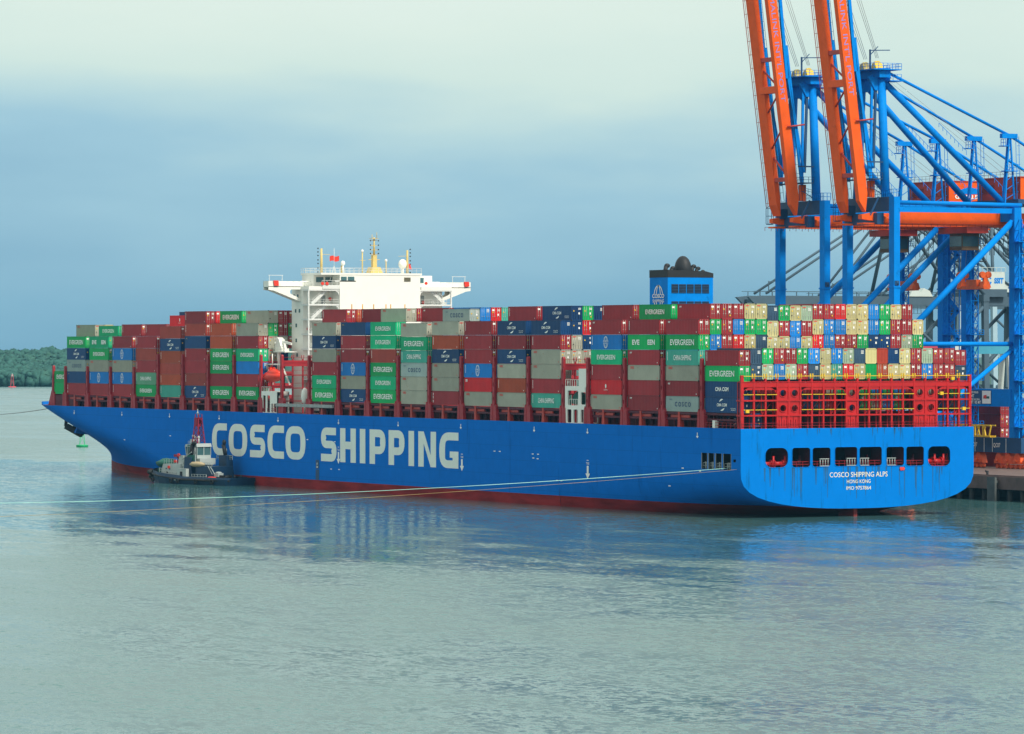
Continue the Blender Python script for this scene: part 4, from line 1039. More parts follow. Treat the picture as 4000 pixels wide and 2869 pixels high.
    def plat(b):
        for z in (11.9, 14.2): b.box(-7,6.4,GA-4.6,GA-4.4,z,z+.28); b.box(-7,6.4,GA-3.2,GA-3.0,z,z+.28)
        b.box(-7,6.4,GA-4.6,GA-3.0,11.8,11.9)
        for i in range(12):
            x = -6.8+i*1.15; b.beam((x,GA-4.5,11.9),(x+(1.1 if i%2 else -1.1)*.8,GA-4.5,14.3),.26); 
            if i % 3 == 0: b.box(x,x+.5,GA-4.7,GA-4.3,11.9,14.3)
    part(plat, 'lattice_spreader_frame', YEL)
    # braces and ties along the gauge
    for sx in (-1, 1):
        part(lambda b: b.tube((sx*HX,.6,32.0),(sx*HX,GA-.8,58.4),.68,12), 'diagonal_brace', CBL)
        part(lambda b: b.tube((sx*HX,.6,32.0),(sx*HX,GA-.8,32.0),.5,10), 'tie_tube', CBL)
        part(lambda b: b.tube((sx*HX,.6,9.8),(sx*HX,GA-.8,30.8),.5,10), 'diagonal_brace', CBL)
        part(lambda b: b.tube((sx*HX,.6,62.2),(sx*HX,GA+1.5,62.0),.5,10), 'upper_tie_tube', CBL)
        part(lambda b: (b.box(sx*HX-.25,sx*HX+.25,1,GA,60.2,61.3), b.rail((sx*HX-.9,1,61.3),(sx*HX-.9,GA,61.3),1.1,1.6,.07,2)), 'side_walkway', CBL)
        # trolley girder, orange, with an arched sea end
        gx = sx*4.3
        part(lambda b: (b.prism([(-5.5,58.7),(-5.5,59.6),(-2,60.2),(1.2,58.9),(4,60.3),(46,60.5),(46,58.5),(45,57.9),(1,57.9)],'x',gx-.75,gx+.75), b.box(gx-1.2,gx+1.2,-5.5,46,57.55,57.9)), 'trolley_girder', ORG)
        part(lambda b: b.rail((gx-1.8 if sx < 0 else gx+1.4,-6,57.0),(gx-1.8 if sx < 0 else gx+1.4,44,57.0),.8,1.6,.08,1), 'girder_handrail', DKO)
    # A-frame
    for sx in (-1, 1):
        part(lambda b: b.tube((sx*5.6,.1,63.4),(sx*3.8,.2,89.6),.98,14,.88), 'mast_leg', CBL)
    def head(b):
        b.box(-5.6,5.6,-1.4,1.4,89.0,91.0); b.prism([(-1.4,86.3),(1.4,86.3),(2.6,89.2),(-3.2,89.2)],'x',3.1,3.9); b.prism([(-1.4,86.3),(1.4,86.3),(2.6,89.2),(-3.2,89.2)],'x',-3.9,-3.1)
        b.box(-6.5,6.5,-3.4,3.6,90.6,90.8); b.rail((-6.5,-3.4,90.8),(6.5,-3.4,90.8),1.2,1.1,.08,2); b.rail((6.5,-3.4,90.8),(6.5,3.6,90.8),1.2,1.1,.08,2); b.rail((6.4,3.6,88.5),(6.4,.5,88.5),1.2,1,.08,2)
        b.rail((-6.5,3.6,90.8),(6.5,3.6,90.8),1.2,1.1,.08,2); b.box(2.5,6.5,.8,4.2,88.2,88.4)
    hd_ = part(head, 'mast_head', CBL)
    for x in (-2.4, 2.4):
        part(lambda b: (b.tube((x-.45,0,91.9),(x+.45,0,91.9),.8,14), b.prism([(x-1.2,90.8),(x+1.2,90.8),(x+.5,92.2),(x-.5,92.2)],'y',-.9,.9)), 'rope_sheave', [paint('sheave_dull_yellow', (.42,.33,.08), .6, .3)] if x < 0 else [YEL])
    part(lambda b: (b.beam((1.2,-1,91),(1.2,-1,95.2),.3), b.beam((1.2,-1.2,95.0),(1.2,4.0,95.2),.22,.2), b.beam((1.2,-1,94),(1.2,1,95.9),.15)), 'service_jib', CBD)
    # boom: two orange girders hinged at the sea portal, raised
    hinge = Vector((0,-4.4,60.2)); tip = Vector((0,-12.6,122)); dv = (tip-hinge).normalized(); nv = Vector((0, dv.z, -dv.y))   # nv points inland
    def B(x, a, n): return Vector((x,0,0))+hinge+dv*a+nv*n
    L_ = 62
    def girder(b, gx, wd, dp):
        prof = [(0,.15),(2.5,-dp*.5),(L_,-dp*.5),(L_,dp*.5),(4,dp*.5),(2,dp*.3)]
        for x in (gx-wd/2, gx+wd/2):
            b.add([B(x,a,n) for a, n in prof], [tuple(reversed(t)) for t in tessellate_polygon([[Vector((a,n,0)) for a, n in prof]])])
        for (a0,n0),(a1,n1) in zip(prof, prof[1:]+prof[:1]):
            b.face([B(gx-wd/2,a0,n0),B(gx+wd/2,a0,n0),B(gx+wd/2,a1,n1),B(gx-wd/2,a1,n1)])
    for sx in (-1, 1):
        gx = 3.9 if sx > 0 else -3.9
        def gd(b):
            girder(b, gx, 3.3 if sx < 0 else 1.4, 1.15 if sx < 0 else 2.25)
            for a in range(6, 60, 7): b.beam(B(gx+(1.66 if sx < 0 else .71),a,-.5), B(gx+(1.66 if sx < 0 else .71),a,.5), .04, .12, up=(1,0,0))
        gp = part(gd, 'boom_girder', ORG)
        if sx == 1:
            b = MB(); word = "GEMALINK INT'L PORT"
            me, w0 = text_mesh(word, .0, LIL); H_ = 1.15; Wd = 26.6; o_ = B(gx+.73, 51.6, -.62)
            vs = [o_ - dv*(v.co.x/w0*Wd) + nv*(v.co.y*H_) for v in me.vertices]
            b.add([(v.x, v.y, v.z-QZ) for v in vs], [tuple(p.vertices) for p in me.polygons]); b.build('boom_lettering', LIL, gp, None, "lilac lettering GEMALINK INT'L PORT down the girder")
        part(lambda b: (b.path([B(gx-2.3,2,-.9), B(gx-2.3,L_,-.9)], .09, 5), b.path([B(gx-2.1,2,-.6), B(gx-2.1,L_,-.6)], .06, 4), [b.beam(B(gx-2.3,a,-.9), B(gx-1.5,a,-.6), .1) for a in range(3,61,3)]) and None, 'boom_walkway', [paint('rail_pale_red', (.55,.16,.12), .6, .1)]) if sx == -1 else None
        # ladder truss along the inland face
        def lad(b):
            for o_ in (1.5, 2.3): b.path([B(gx+.3,3,o_), B(gx+.3,L_,o_)], .06, 4)
            for a in range(3, 62, 2): b.beam(B(gx+.3,a,1.0), B(gx+.3,a,2.3), .07)
        part(lad, 'boom_ladder', CBD)
    for a, wd in ((8,.9),(27.8,1.5),(34.5,.9),(52,.5)):
        part(lambda b: b.beam(B(-3.7,a,0), B(3.7,a,0), wd, wd), 'boom_cross_beam', DKO if wd < 1.4 else ORG)
    for a0, a1 in ((22,27.5),(28,33),(8,14),(14,20)):
        part(lambda b: b.tube(B(-3.6,a0,0), B(3.6,a1,0), .22, 6) if a0 in (22,14) else b.tube(B(3.6,a0,0), B(-3.6,a1,0), .22, 6), 'boom_bracing', DKO)
    part(lambda b: b.tube(B(5,19.5,0), B(5,19.5,4.4), .2, 6), 'boom_stub', DKO)
    part(lambda b: (b.box(-6.6,-5.8,-5.4,-4.0,58.4,58.6), b.rail((-6.6,-5.4,58.6),(-6.6,-4.0,58.6),3.4,1,.1,2), b.rail((-5.8,-5.4,58.6),(-5.8,-4.0,58.6),3.4,1,.1,2), b.beam((-6.6,-5.4,62),(-5.6,-3.6,63.4),.12)), 'access_cage', CBD)
    part(lambda b: (b.box(-6.5,6.5,-2.6,-.9,57.6,60.0), b.box(-4.9,-3.0,-3.8,-2,59.6,61.8), b.beam((4.9,-3.4,59.5),(4.9,-1.2,63.5),.35)), 'hinge_bracket', CBD)
    # folded forestays: two bars each side
    for x in (-4.35, 4.35):
        for k, (off, na) in enumerate(((0, 0), (1.1, .8))):
            part(lambda b: (b.beam((x*.75,-.8-off,89.6),(x,-2.2-off*.6,69.6-off*2.4),.55,.35,up=(1,0,0))), 'forestay_link', CBL if k else CBD)
            part(lambda b: (b.beam((x,-2.3-off*.6,69.6-off*2.4), B(x, 30+na*9, 1.9+off*.5), .5,.35,up=(1,0,0))), 'forestay_link', CBL)
        part(lambda b: b.beam(B(x,30,1.6), B(x,L_,2.6), .7,.5,up=(1,0,0)), 'upper_forestay', CBL)
    part(lambda b: (b.box(-6,6,-3.4,-.9,67.2,67.4), b.rail((-6,-3.4,67.4),(6,-3.4,67.4),1.2,1,.08,2), b.rail((6,-3.4,67.4),(6,-.9,67.4),1.2,1,.08,2), b.beam((5.6,-4.6,70.9),(5.6,-.6,70.9),.3), b.beam((5.4,-3.4,65.5),(5.4,-.6,64.0),.15), b.rail((5,-2.6,65.2),(6.2,.4,64.4),1,.8,.08,2)), 'mast_platform', CBD)
    part(lambda b: (b.box(2.2,3.4,-2.4,-1.2,63.4,67.0),), 'hoist_box', ORG)
    for yy in (-2.2,):
        part(lambda b: (b.rail((-1,-.9,63.4),(8.4,-.9,63.4),1.3,.8,.08,2), b.rail((8.4,-.9,63.4),(10.2,-.9,63.4),1.6,.6,.1,2), b.rail((10.2,-.9,63.4),(10.2,.9,63.4),1.6,.6,.1,2)), 'portal_railing', CBL)
    # ropes to the boom tip
    def ropes(b):
        for x, n, a in ((-2.8,0,60),(-2.2,.5,60),(-1.6,1,60),(2.0,0,60),(2.5,.4,60),(3.0,.8,60)): b.tube((x, 0, 93.3), B(x*1.2, 66, n), .055, 4)
    part(ropes, 'hoist_rope', GRY)
    # backstays
    for sx in (-1, 1):
        part(lambda b: (b.tube((sx*3.9,1.0,88.0),(sx*6.4,GA-1.5,62.8),.72,12), b.rail((sx*6.0+.7,13,78.6),(sx*6.1+.7,20,72.8),.9,1.2,.08,1), b.rail((sx*6.4+.7,21,72.2),(sx*6.6+.7,29,65.2),.9,1.2,.08,1)), 'backstay_tube', CBL)
        part(lambda b: (b.tube((sx*4.2,1.0,90.4),(sx*6.8,31,77.3),.33,8), b.tube((sx*6.8,31,77.3),(sx*7.2,56,64.5),.33,8), b.box(sx*6.8-.5,sx*6.8+.5,29,33,76.6,77.6)), 'backstay', CBL)
        def post(b):
            x = sx*6.8; z0 = 61.5; 
            for dx, dy in ((-.5,-1.6),(.5,-1.6),(0,1.4)): b.beam((x+dx,31.2+dy,z0),(x+dx*.4,31.2+dy*.15,77),.32)
            for z in range(63, 76, 2): k = 1-(z-61.5)/16; b.beam((x-.5,31.2-1.6*k,z),(x,31.2+1.4*k,z+1.6),.14); b.beam((x+.9,32.6,z),(x+.9,33.4,z),.09)
            b.beam((x+.9,32.6,z0),(x+.9,32.2,77),.09); b.beam((x+.9,33.4,z0),(x+.9,33,77),.09)
            b.box(x-.9,x+.9,29.6,32.8,69.4,69.6); b.rail((x-.9,29.6,75),(x+.9,29.6,75),1.4,.8,.1,2); b.rail((x+.9,29.6,69.6),(x+.9,32.8,69.6),1.4,1,.1,2); b.box(x-1,x+1,29.0,30.6,74.8,75)
        part(post, 'stay_support_post', CBL)
    part(lambda b: [b.tube((x,1,91.5),(x*1.3,40,66),.04,4) for x in (-1,1)] and None, 'trim_rope', GRY)
    # machinery house
    def mh(b):
        b.mat(0); b.box(-8.3,8.3,33.0,45.0,63.4,68.1); b.mat(1); b.box(8.3,8.36,33.02,44.98,63.42,68.08); b.mat(0)  # red walls, orange stern-side skin: shaded and lit sides put into colour
        b.box(-8.5,8.5,32.8,45.2,68.1,68.35)
        b.mat(2); b.box(-9,9,32,46,62.3,63.4); b.box(-9,9,31.2,32,61.4,62.4)
        b.mat(3); b.box(-3.2,-2.0,32.9,33,65.6,66.8); b.box(-8.3,8.3,32.93,33,64.9,65.05)
        for x in (-5.4, 2.6, 6.2): b.prism([(x-1.2,65.2),(x+1.2,65.2),(x+.2,67.4)],'y',32.9,33)
    m_ = part(mh, 'machinery_house', [paint('house_red_shaded', (.42,.03,.015), .5, .15), ORG, CBD, paint('panel_dark', (.2,.02,.015), .6, .2)])
    def lgo(b):
        x = 8.42; pts = [(34.2+i*.55, 65.4+1.5*math.sin(math.pi*i/16)) for i in range(17)]
        b.mat(0); b.face([(x,p[0],p[1]) for p in pts]); b.mat(1); put_text(b, 'GEMALINK', .03, (x+.02,34.6,64.3), (0,1,0), (0,0,1), .95, 8.2)
    part(lgo, 'house_sign', [CBL, TXT], m_, 'white lettering GEMALINK under a blue arc')
    part(lambda b: (b.rail((-8.5,32.9,68.35),(8.5,32.9,68.35),1.2,1.5,.07,2), b.rail((8.5,32.9,68.35),(8.5,45,68.35),1.2,1.5,.07,2)), 'roof_railing', GRY, m_)
    # trolley, cab and hanging gear under the girders
    def cab(b):
        b.mat(0); b.box(-5.6,5.6,21,26.5,56.0,57.4); b.mat(1); b.box(-2.4,2.4,21.8,26.2,52.4,56.0); b.mat(2); b.box(2.4,2.46,22,26,53.2,55.4); b.box(-2.3,2.3,21.74,21.8,53.2,55.4)
    part(cab, 'trolley_cab', [DKO, paint('cab_green_red', (.10,.06,.03), .6, .5), GLS])
    def fest(b):
        for i in range(7):
            y0 = 27+i*2.3
            pts = [(-5.2, y0+j*.38, 56.8-3.2*math.sin(math.pi*j/6)) for j in range(7)]; b.path(pts, .07, 4)
        for i in range(14): b.beam((5.4,32+i*.95,57.4),(5.4,32+i*.95,50.5),.1); b.beam((5.4,32+i*.95,57.4-(i%3)*1.2),(5.4,33.6+i*.95,54.4-(i%2)),.1)
        b.beam((5.4,32,50.5),(5.4,45,50.5),.25); b.beam((5.4,32,54),(5.4,45,54),.16)
        for i in range(10): b.beam((-5.2,33+i*1.2,57.4),(-5.2,33+i*1.2,51.5),.1)
    part(fest, 'cable_festoon', BLK)
    def hb(b):
        b.box(-5.2,5.2,25.6,27.2,43.9,44.6); 
        for sx in (-1, 1):
            b.prism([(25.4,44.2),(27.6,44.2),(27.1,45.6),(25.9,45.6)],'x',sx*4.4-.7,sx*4.4+.7); b.box(sx*4.4-.3,sx*4.4+.3,26,27,45.6,46.6)
            for u in (-.75,.75): b.tube((sx*4.4-.4,26.5+u,47.0),(sx*4.4+.4,26.5+u,47.0),.7,12)
        b.box(-2,2,25.8,27,44.6,46.0)
        b.mat(1)
        for sx in (-1,1):
            for u in (-.75,.75): b.tube((sx*4.4,26.5+u,47.6),(sx*3.2,26.5+u*.6,56),.04,4)
    part(hb, 'headblock', [paint('headblock_orange', (.62,.09,.01), .5, .3), GRY])
    part(lambda b: (b.tube((10.2,-.2,45),(10.2,.2,45),.5,8), b.box(10.1,10.5,-.6,.4,44.5,45.5)), 'leg_lamp', CBD)
    return g
crB = make_crane(-106.0, "blue crane with twin orange raised boom, nearer of the pair and right of the other", 'QC07')
crA = copy_tree(crB); crA.location.x -= 27.9
crA['label'] = "blue crane with twin orange raised boom, farther of the pair and left of the other"
# containers piled on the quay behind the near crane
for t in range(5):
    container(-121.3, 131.6, QZ+t*2.9, 'K', '', 2.89, label=f"dark red container on the quay under the load sign, {ORD[t+1]} from the ground", group='containers piled on the quay', door=True)

# ------------------------------------------------------------------ hazy cranes of the terminal beyond
def far_crane(depth, lat_sea, label, scale=1.0, copyof=None):
    if copyof:
        o = copy_tree(copyof); p = polar(depth, lat_sea); o.location = (p.x, p.y, 0); o['label'] = label; return o
    p = polar(depth, lat_sea); g = thing('distant_quay_crane', label, 'crane', (p.x, p.y, 0), 'grey lowered boom cranes in the haze')
    def part(fn, name, mats, parent=None):
        b = MB(); fn(b); return b.build(name, mats, parent or g)
    def tb(b):
        for x in (-3.2, 3.2):
            b.prism([(-48,45),(-46,43.2),(0,43),(45,43),(45,45.4),(-44,45.4)],'x',x-.5,x+.5)
            for i in range(23): b.beam((x,-44+i*4,45.4),(x,-44+i*4,46.6),.18)
            b.beam((x,-46,46.6),(x,44,46.6),.15)
        for i in range(10): b.beam((-3.2,-45+i*10,44),(3.2,-45+i*10,44),.8)
        b.rail((4,-47,43),(4,-42,43),-2.2,1.2,.12,2); b.beam((3,-41,46),(3,-41,49.5),.2); b.beam((3,-41,49.3),(3,-35,49.6),.2)
        b.rail((4,-16,43),(4,-11,43),-2.2,1.2,.12,2)
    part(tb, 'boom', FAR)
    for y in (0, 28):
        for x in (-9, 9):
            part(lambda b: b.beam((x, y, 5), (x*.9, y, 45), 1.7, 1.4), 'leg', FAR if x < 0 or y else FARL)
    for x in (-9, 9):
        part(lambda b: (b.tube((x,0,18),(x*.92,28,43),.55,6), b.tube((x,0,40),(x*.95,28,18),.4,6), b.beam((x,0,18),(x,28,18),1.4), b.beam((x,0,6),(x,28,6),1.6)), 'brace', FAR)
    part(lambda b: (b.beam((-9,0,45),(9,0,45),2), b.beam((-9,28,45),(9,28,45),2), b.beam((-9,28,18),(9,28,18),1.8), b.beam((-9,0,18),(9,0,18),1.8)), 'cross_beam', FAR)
    for x in (-1, 1):
        part(lambda b: (b.tube((x*8,0,46),(x*2.2,3,72),.6,6), b.tube((x*8,28,46),(x*2.2,4,71.5),.55,6), b.tube((x*2.2,3,72),(x*3.2,-42,46),.35,6), b.tube((x*2.2,3,72),(x*3.2,-20,46),.35,6), b.tube((x*2.2,3,70),(x*3.2,44,46.5),.35,6)), 'mast_and_stays', FAR)
    def hs(b):
        b.mat(0); b.box(-5,5,27.5,37,47.6,52.6); b.mat(1); b.box(-5.4,5.4,24,37.5,45.4,47.6); b.mat(2)
        put_text(b, 'SSIT', .05, (5.05,33.3,49.2), (0,1,0), (0,0,1), 1.7, 3.2)
        for a0, a1 in ((20,170),(200,350)):
            for a in range(a0, a1, 15):
                P = lambda t, r: (5.05, 30.6+r*1.1*math.cos(R(t)), 50+r*math.sin(R(t)))
                b.face([P(a,1.2),P(a+15,1.2),P(a+15,1.7),P(a,1.7)])
        b.mat(3); b.add([(5.06,30.6+.8*math.cos(i*.785),50+.8*math.sin(i*.785)) for i in range(8)], [tuple(range(8))])
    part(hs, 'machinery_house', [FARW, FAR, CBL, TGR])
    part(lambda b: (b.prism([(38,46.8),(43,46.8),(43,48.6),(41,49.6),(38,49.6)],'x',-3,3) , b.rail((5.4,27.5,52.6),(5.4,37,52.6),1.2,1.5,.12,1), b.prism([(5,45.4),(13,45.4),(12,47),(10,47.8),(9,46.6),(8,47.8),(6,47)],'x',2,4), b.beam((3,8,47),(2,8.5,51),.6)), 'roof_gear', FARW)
    return g
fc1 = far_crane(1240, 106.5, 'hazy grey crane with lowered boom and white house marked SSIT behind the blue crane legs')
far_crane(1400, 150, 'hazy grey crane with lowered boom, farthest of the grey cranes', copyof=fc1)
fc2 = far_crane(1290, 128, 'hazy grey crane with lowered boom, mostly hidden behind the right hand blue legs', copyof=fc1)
# hazy gantries and stacks of the yard behind
rr_ = random.Random(9)
FCOL = {'dull red': (.30,.05,.05), 'rust orange': (.38,.14,.05), 'pale grey': (.34,.35,.32), 'dull blue': (.05,.14,.28), 'tan': (.32,.22,.12)}
for i, (lat, dep, c, n) in enumerate([(101,1010,'rust orange',5),(105,1012,'dull red',4),(98,1015,'pale grey',3),(112,1010,'tan',4),(109,1020,'dull blue',3),(115,1015,'dull red',5),(94,1012,'dull blue',3),(118,1012,'pale grey',4)]):
    p = polar(dep, lat)
    m = paint('yard_'+c.replace(' ','_'), FCOL[c], .6, .15)
    for t in range(n):
        b = MB(); b.box(0,12.1,0,2.4,.02,2.85); b.box(-.03,.12,-.03,2.43,0,2.87); b.box(12,12.15,-.03,2.43,0,2.87)
        for u in range(20): b.box(.3+u*.58,.55+u*.58,-.03,0,.15,2.75)
        o = b.build('yard_container', m, None, (p.x, p.y, QZ+t*2.9)); tag(o, f"{c} container far back in the yard, {ORD[t+1]} up in stack {['beside a white mast','under the hazy crane','behind the near leg','left of the stairs','behind the tie','at the far right','behind the load sign','near the frame edge'][i]}", 'container', 'containers stacked far back in the yard')
for lat, dep, c, lab in ((95,1060,(.45,.05,.10),'red and white yard gantry crane far back between the blue legs'), (112,1085,(.05,.30,.42),'pale blue yard gantry crane far back near the right edge')):
    p = polar(dep, lat); b = MB(); g = thing('yard_gantry', lab, 'gantry crane', (p.x, p.y, QZ), None, 0)
    m = paint('gantry_%d' % lat, c, .6, .1)
    b.box(-1,1,-14,14,24.5,27); b.build('top_beam', m, g)
    for y in (-13, 13):
        for x in (-4, 4):
            b = MB(); b.beam((x,y,0),(x*.3,y,25),1,1); b.build('leg', FARW, g)
    b = MB(); b.box(-1.3,1.3,-5,-1,24,27.6); b.build('trolley', FARW, g)

# ------------------------------------------------------------------ tugboat at the port bow
tugo = Vector((-229.0, -7.2, 0)); ang = math.atan2(-.219, -.976)
tug = thing('tugboat', 'small blue and white tugboat with red lattice mast pressed against the ship side', 'tugboat', tugo, None, ang)
UP = ('wheelhouse', 'searchlight_deck', 'lattice_mast', 'masthead_light')
def tp(fn, name, mats, parent=None):
    b = MB(); fn(b)
    if name in UP: b.v = [(.2+(x-.2)*.56, y*.74, z) for x, y, z in b.v]
    b.v = [(x*.95, y*.92, z*(.78 if z > 2 else .9) if z <= 2 else 1.56+(z-2)*.72) for x, y, z in b.v]
    return b.build(name, mats, parent or tug)
def thull(b):
    prof = [(-17.5,3.9),(-16.5,4.8),(-10,5.4),(0,5.5),(7,5.3),(11,4.7),(14,3.6),(16.3,2.0),(17.4,0)]
    def shz(x): return 1.5 if x < -2 else 1.5+1.9*((x+2)/19.4)**1.6
    n = len(prof)
    for s_ in (1, -1):
        for (x0,y0),(x1,y1) in zip(prof, prof[1:]):
            b.mat(0); b.face([(x0*.97,s_*y0*.86,-1),(x1*.97,s_*y1*.86,-1),(x1,s_*y1,shz(x1)),(x0,s_*y0,shz(x0))])
            b.face([(x0,s_*y0,shz(x0)),(x1,s_*y1,shz(x1)),(x1,s_*y1*.98,shz(x1)+1.0),(x0,s_*y0*.98,shz(x0)+1.0)]) if x0 > -6 else b.face([(x0,s_*y0,shz(x0)),(x1,s_*y1,shz(x1)),(x1,s_*y1*.98,shz(x1)+.8),(x0,s_*y0*.98,shz(x0)+.8)])
    b.face([(-17.5*.97,3.9*.86,-1),(-17.5*.97,-3.9*.86,-1),(-17.5,-3.9,2.3),(-17.5,3.9,2.3)])
    b.mat(1)
    for (x0,y0),(x1,y1) in zip(prof, prof[1:]): b.face([(x0,y0,shz(x0)-.05),(x1,y1,shz(x1)-.05),(x1,-y1,shz(x1)-.05),(x0,-y0,shz(x0)-.05)])
tp(thull, 'hull', [TBH, COND])
def fend(b):
    for s_ in (1, -1):
        pts = [(-17.3,s_*4,1.2),(-10,s_*5.5,1.2),(0,s_*5.6,1.25),(7,s_*5.4,1.8),(11,s_*4.8,2.3),(14,s_*3.7,2.7),(16.3,s_*2.1,3.0),(17.5,0,3.1)]
        b.path(pts, .28, 6)
    for k in range(9):
        a = R(-60+k*15); b.ball((16.2+.9*math.cos(a), 3.0*math.sin(a), 3.2), .75, .75, .85, 8, 6); b.ball((16.1+.8*math.cos(a), 2.9*math.sin(a), 1.7), .6, .6, .7, 8, 6)
tp(fend, 'bow_fender', RUB)
for x, y in ((13.8,3.9),(4.0,5.7),(1.2,5.75),(-6,5.7),(-12,5.4)):
    for s_ in (1, -1):
        def tyre(b, y=y, s_=s_):
            for i in range(12):
                a0, a1 = i*math.pi/6, (i+1)*math.pi/6
                b.tube((x+.5*math.cos(a0), s_*y, .9+.5*math.sin(a0)), (x+.5*math.cos(a1), s_*y, .9+.5*math.sin(a1)), .2, 6)
        tp(tyre, 'tyre_fender', RUB)
def th(b):
    b.prism([(3.0,1.9),(11.2,2.6),(10.2,6.0),(4.6,6.2),(3.0,6.2)],'y',-3.2,3.4); b.box(-1.5,3.0,-3.1,3.1,1.5,6.0); b.prism([(3,6.2),(5.2,6.2),(4.6,8.8),(3,8.8)],'y',-2.2,2.6)
    b.box(-3.5,4.2,-2.4,2.4,6.0,8.0); b.box(3.2,6,3.3,3.5,1.9,5.8)
dh = tp(th, 'deckhouse', TWH)
tp(lambda b: [b.box(x,x+.5,3.41,3.46,z,z+.45) for x, z in ((8.6,4.3),(7.2,4.2),(5.4,4.4))] and None, 'porthole', GLS, dh)
tp(lambda b: b.box(3.9,4.5,3.41,3.46,2.2,4.2), 'deckhouse_door', DKR, dh)
def wh(b):
    b.mat(0); b.box(-3.6,4.0,-2.9,2.9,8.0,9.0); b.prism([(-3.9,11.6),(4.9,11.6),(4.2,12.4),(-3.4,12.7)],'y',-3.1,3.1)
    for x in (-3.5,-1.4,.9,3.2): b.box(x-.14,x+.14,2.75,2.95,9,11.6); b.box(x-.14,x+.14,-2.95,-2.75,9,11.6)
    b.beam((4.0,2.8,9),(4.7,2.9,11.6),.28); b.beam((4.0,-2.8,9),(4.7,-2.9,11.6),.28); b.beam((4.1,0,9),(4.7,0,11.6),.25); b.beam((-3.5,0,9),(-3.5,0,11.6),.25)
    b.mat(1); b.prism([(-3.4,9),(3.9,9),(4.5,11.6),(-3.4,11.6)],'y',-2.7,2.7); b.box(-2.8,3.0,3.0,3.12,11.75,12.3)
tp(wh, 'wheelhouse', [TWH, GLS])
tp(lambda b: (b.box(3.2,4.6,-1,1,12.5,14.0), b.rail((3.0,1.6,12.4),(5.0,1.6,12.4),1,.7,.07,2), b.ball((4,0,14.9),.55), b.tube((4,0,14),(4,0,15),.1,5), b.tube((-1.6,1,12.6),(-1.6,1,14.2),.35,6), b.tube((.6,1,12.6),(.6,1,14.2),.35,6), b.ball((-1.6,1,14.6),.5), b.ball((.6,1,14.6),.5)), 'searchlight_deck', TWH)
def tmast(b):
    x0 = .2
    for sx in (-1, 1):
        for sy in (-1, 1): b.beam((x0+sx*2.0,sy*1.5,12.6),(x0+sx*1.2,sy*.7,20.4),.28); b.beam((x0+sx*1.2,sy*.7,20.4),(x0+sx*1.1,sy*.7,22.0),.22)
    for k in range(5):
        z0, z1 = 12.8+k*1.6, 14.4+k*1.6; w0, w1 = 2.0-.16*k, 1.84-.16*k; d0, d1 = 1.5-.16*k, 1.34-.16*k
        for sy in (-1, 1):
            b.beam((x0-w0,sy*d0,z0),(x0+w1,sy*d1,z1),.16); b.beam((x0+w0,sy*d0,z0),(x0-w1,sy*d1,z1),.16); b.beam((x0-w1,sy*d1,z1),(x0+w1,sy*d1,z1),.2)
    b.box(x0-.4,x0+1.5,-1,1,18.0,20.8); b.box(x0-2.2,x0+1.3,-.5,.5,20.2,20.6)
tp(tmast, 'lattice_mast', TRD)
tp(lambda b: (b.tube((.9,0,21),(.9,0,23.4),.12,5), b.ball((.9,0,22.4),.35), b.ball((.9,0,23.4),.2), b.beam((-1.2,0,22),(1.9,0,22.1),.08), b.box(1.4,2.1,-.3,.3,18.6,19.6)), 'masthead_light', TWH)
for y in (-2.9, 2.9):
    tp(lambda b: (b.prism([(1.2,2),(-2.2,2),(-1.6,8.4),(.8,8.4)] if y > 0 else [(-5.6,2),(-9,2),(-8.2,9.0),(-5.4,9.0)],'y',y-1,y+1),), 'funnel_casing', TBH)
    tp(lambda b: (b.tube((-.4,y,8.4),(-1.1,y,12.6),.55,8,.45), b.ball((-1.8,y,12.9),.9,.5,.6)) if y > 0 else (b.tube((-6.8,y,9),(-6.0,y,12.4),.5,8,.5), b.ball((-6.3,y,13.0),.5,.5,1.0)), 'exhaust_pipe', BLK)
tp(lambda b: b.box(-9.5,-3,-3.2,3.4,1.5,5.6), 'winch_house', TBH)
tp(lambda b: b.prism([(-5.5,3.2),(3.2,4.0),(1.5,6.8),(-1,7.2),(-5,5.5)],'y',3.0,3.5) if 0 else (b.ball((-3.2,3.2,6.2),3.6,.9,.9,12,6), b.ball((0,3.0,6.8),1.6,.8,.8,8,5)), 'canvas_awning', CAN)
tp(lambda b: b.prism([(-3.0,7.4),(.4,7.4),(.2,9.1),(-2.4,9.1)],'y',3.2,3.5), 'green_tarpaulin', TGR)
tp(lambda b: (b.beam((2.4,3.4,7.4),(-1.4,3.4,10.0),.22), b.tube((-2.7,3.3,8),(-2.7,3.3,11.5),.1,5)), 'deck_crane', GRY)
tp(lambda b: (b.ball((12.9,0,6.0),3.6,2.2,1.6,12,7,fn=lambda a,t: random.uniform(.85,1.1)), b.box(10.5,15,-1.4,1.4,3,4.6)), 'covered_bow_winch', TGR)
tp(lambda b: (b.box(-1.2,2.4,4.0,5.0,1.6,4.6), b.box(-1.2,2.4,4.0,5.1,4.6,4.75)), 'deck_locker', TWH)
tp(lambda b: (b.box(.2,1.2,5.0,5.05,1.7,3.8), b.box(8.2,8.8,3.3,3.46,3.0,3.6)), 'locker_door', BLK)
tp(lambda b: (b.rail((-3.4,4.9,1.8),(-9,4.7,1.8),1.3,1,.12,2), b.rail((3.2,4.6,2.2),(9,4.2,2.6),1.2,1,.12,2), b.rail((-9.4,-3,7.6),(-3.2,-3,7.6),1.4,.8,.12,2), b.beam((-3.2,3.6,5.6),(-3.2,3.6,9.5),.15), b.beam((-9.2,3.6,5.6),(-11,3.6,3.2),.15), b.beam((-8.2,3.6,5.8),(-10,3.6,3.2),.15)), 'stern_railing', TWH)
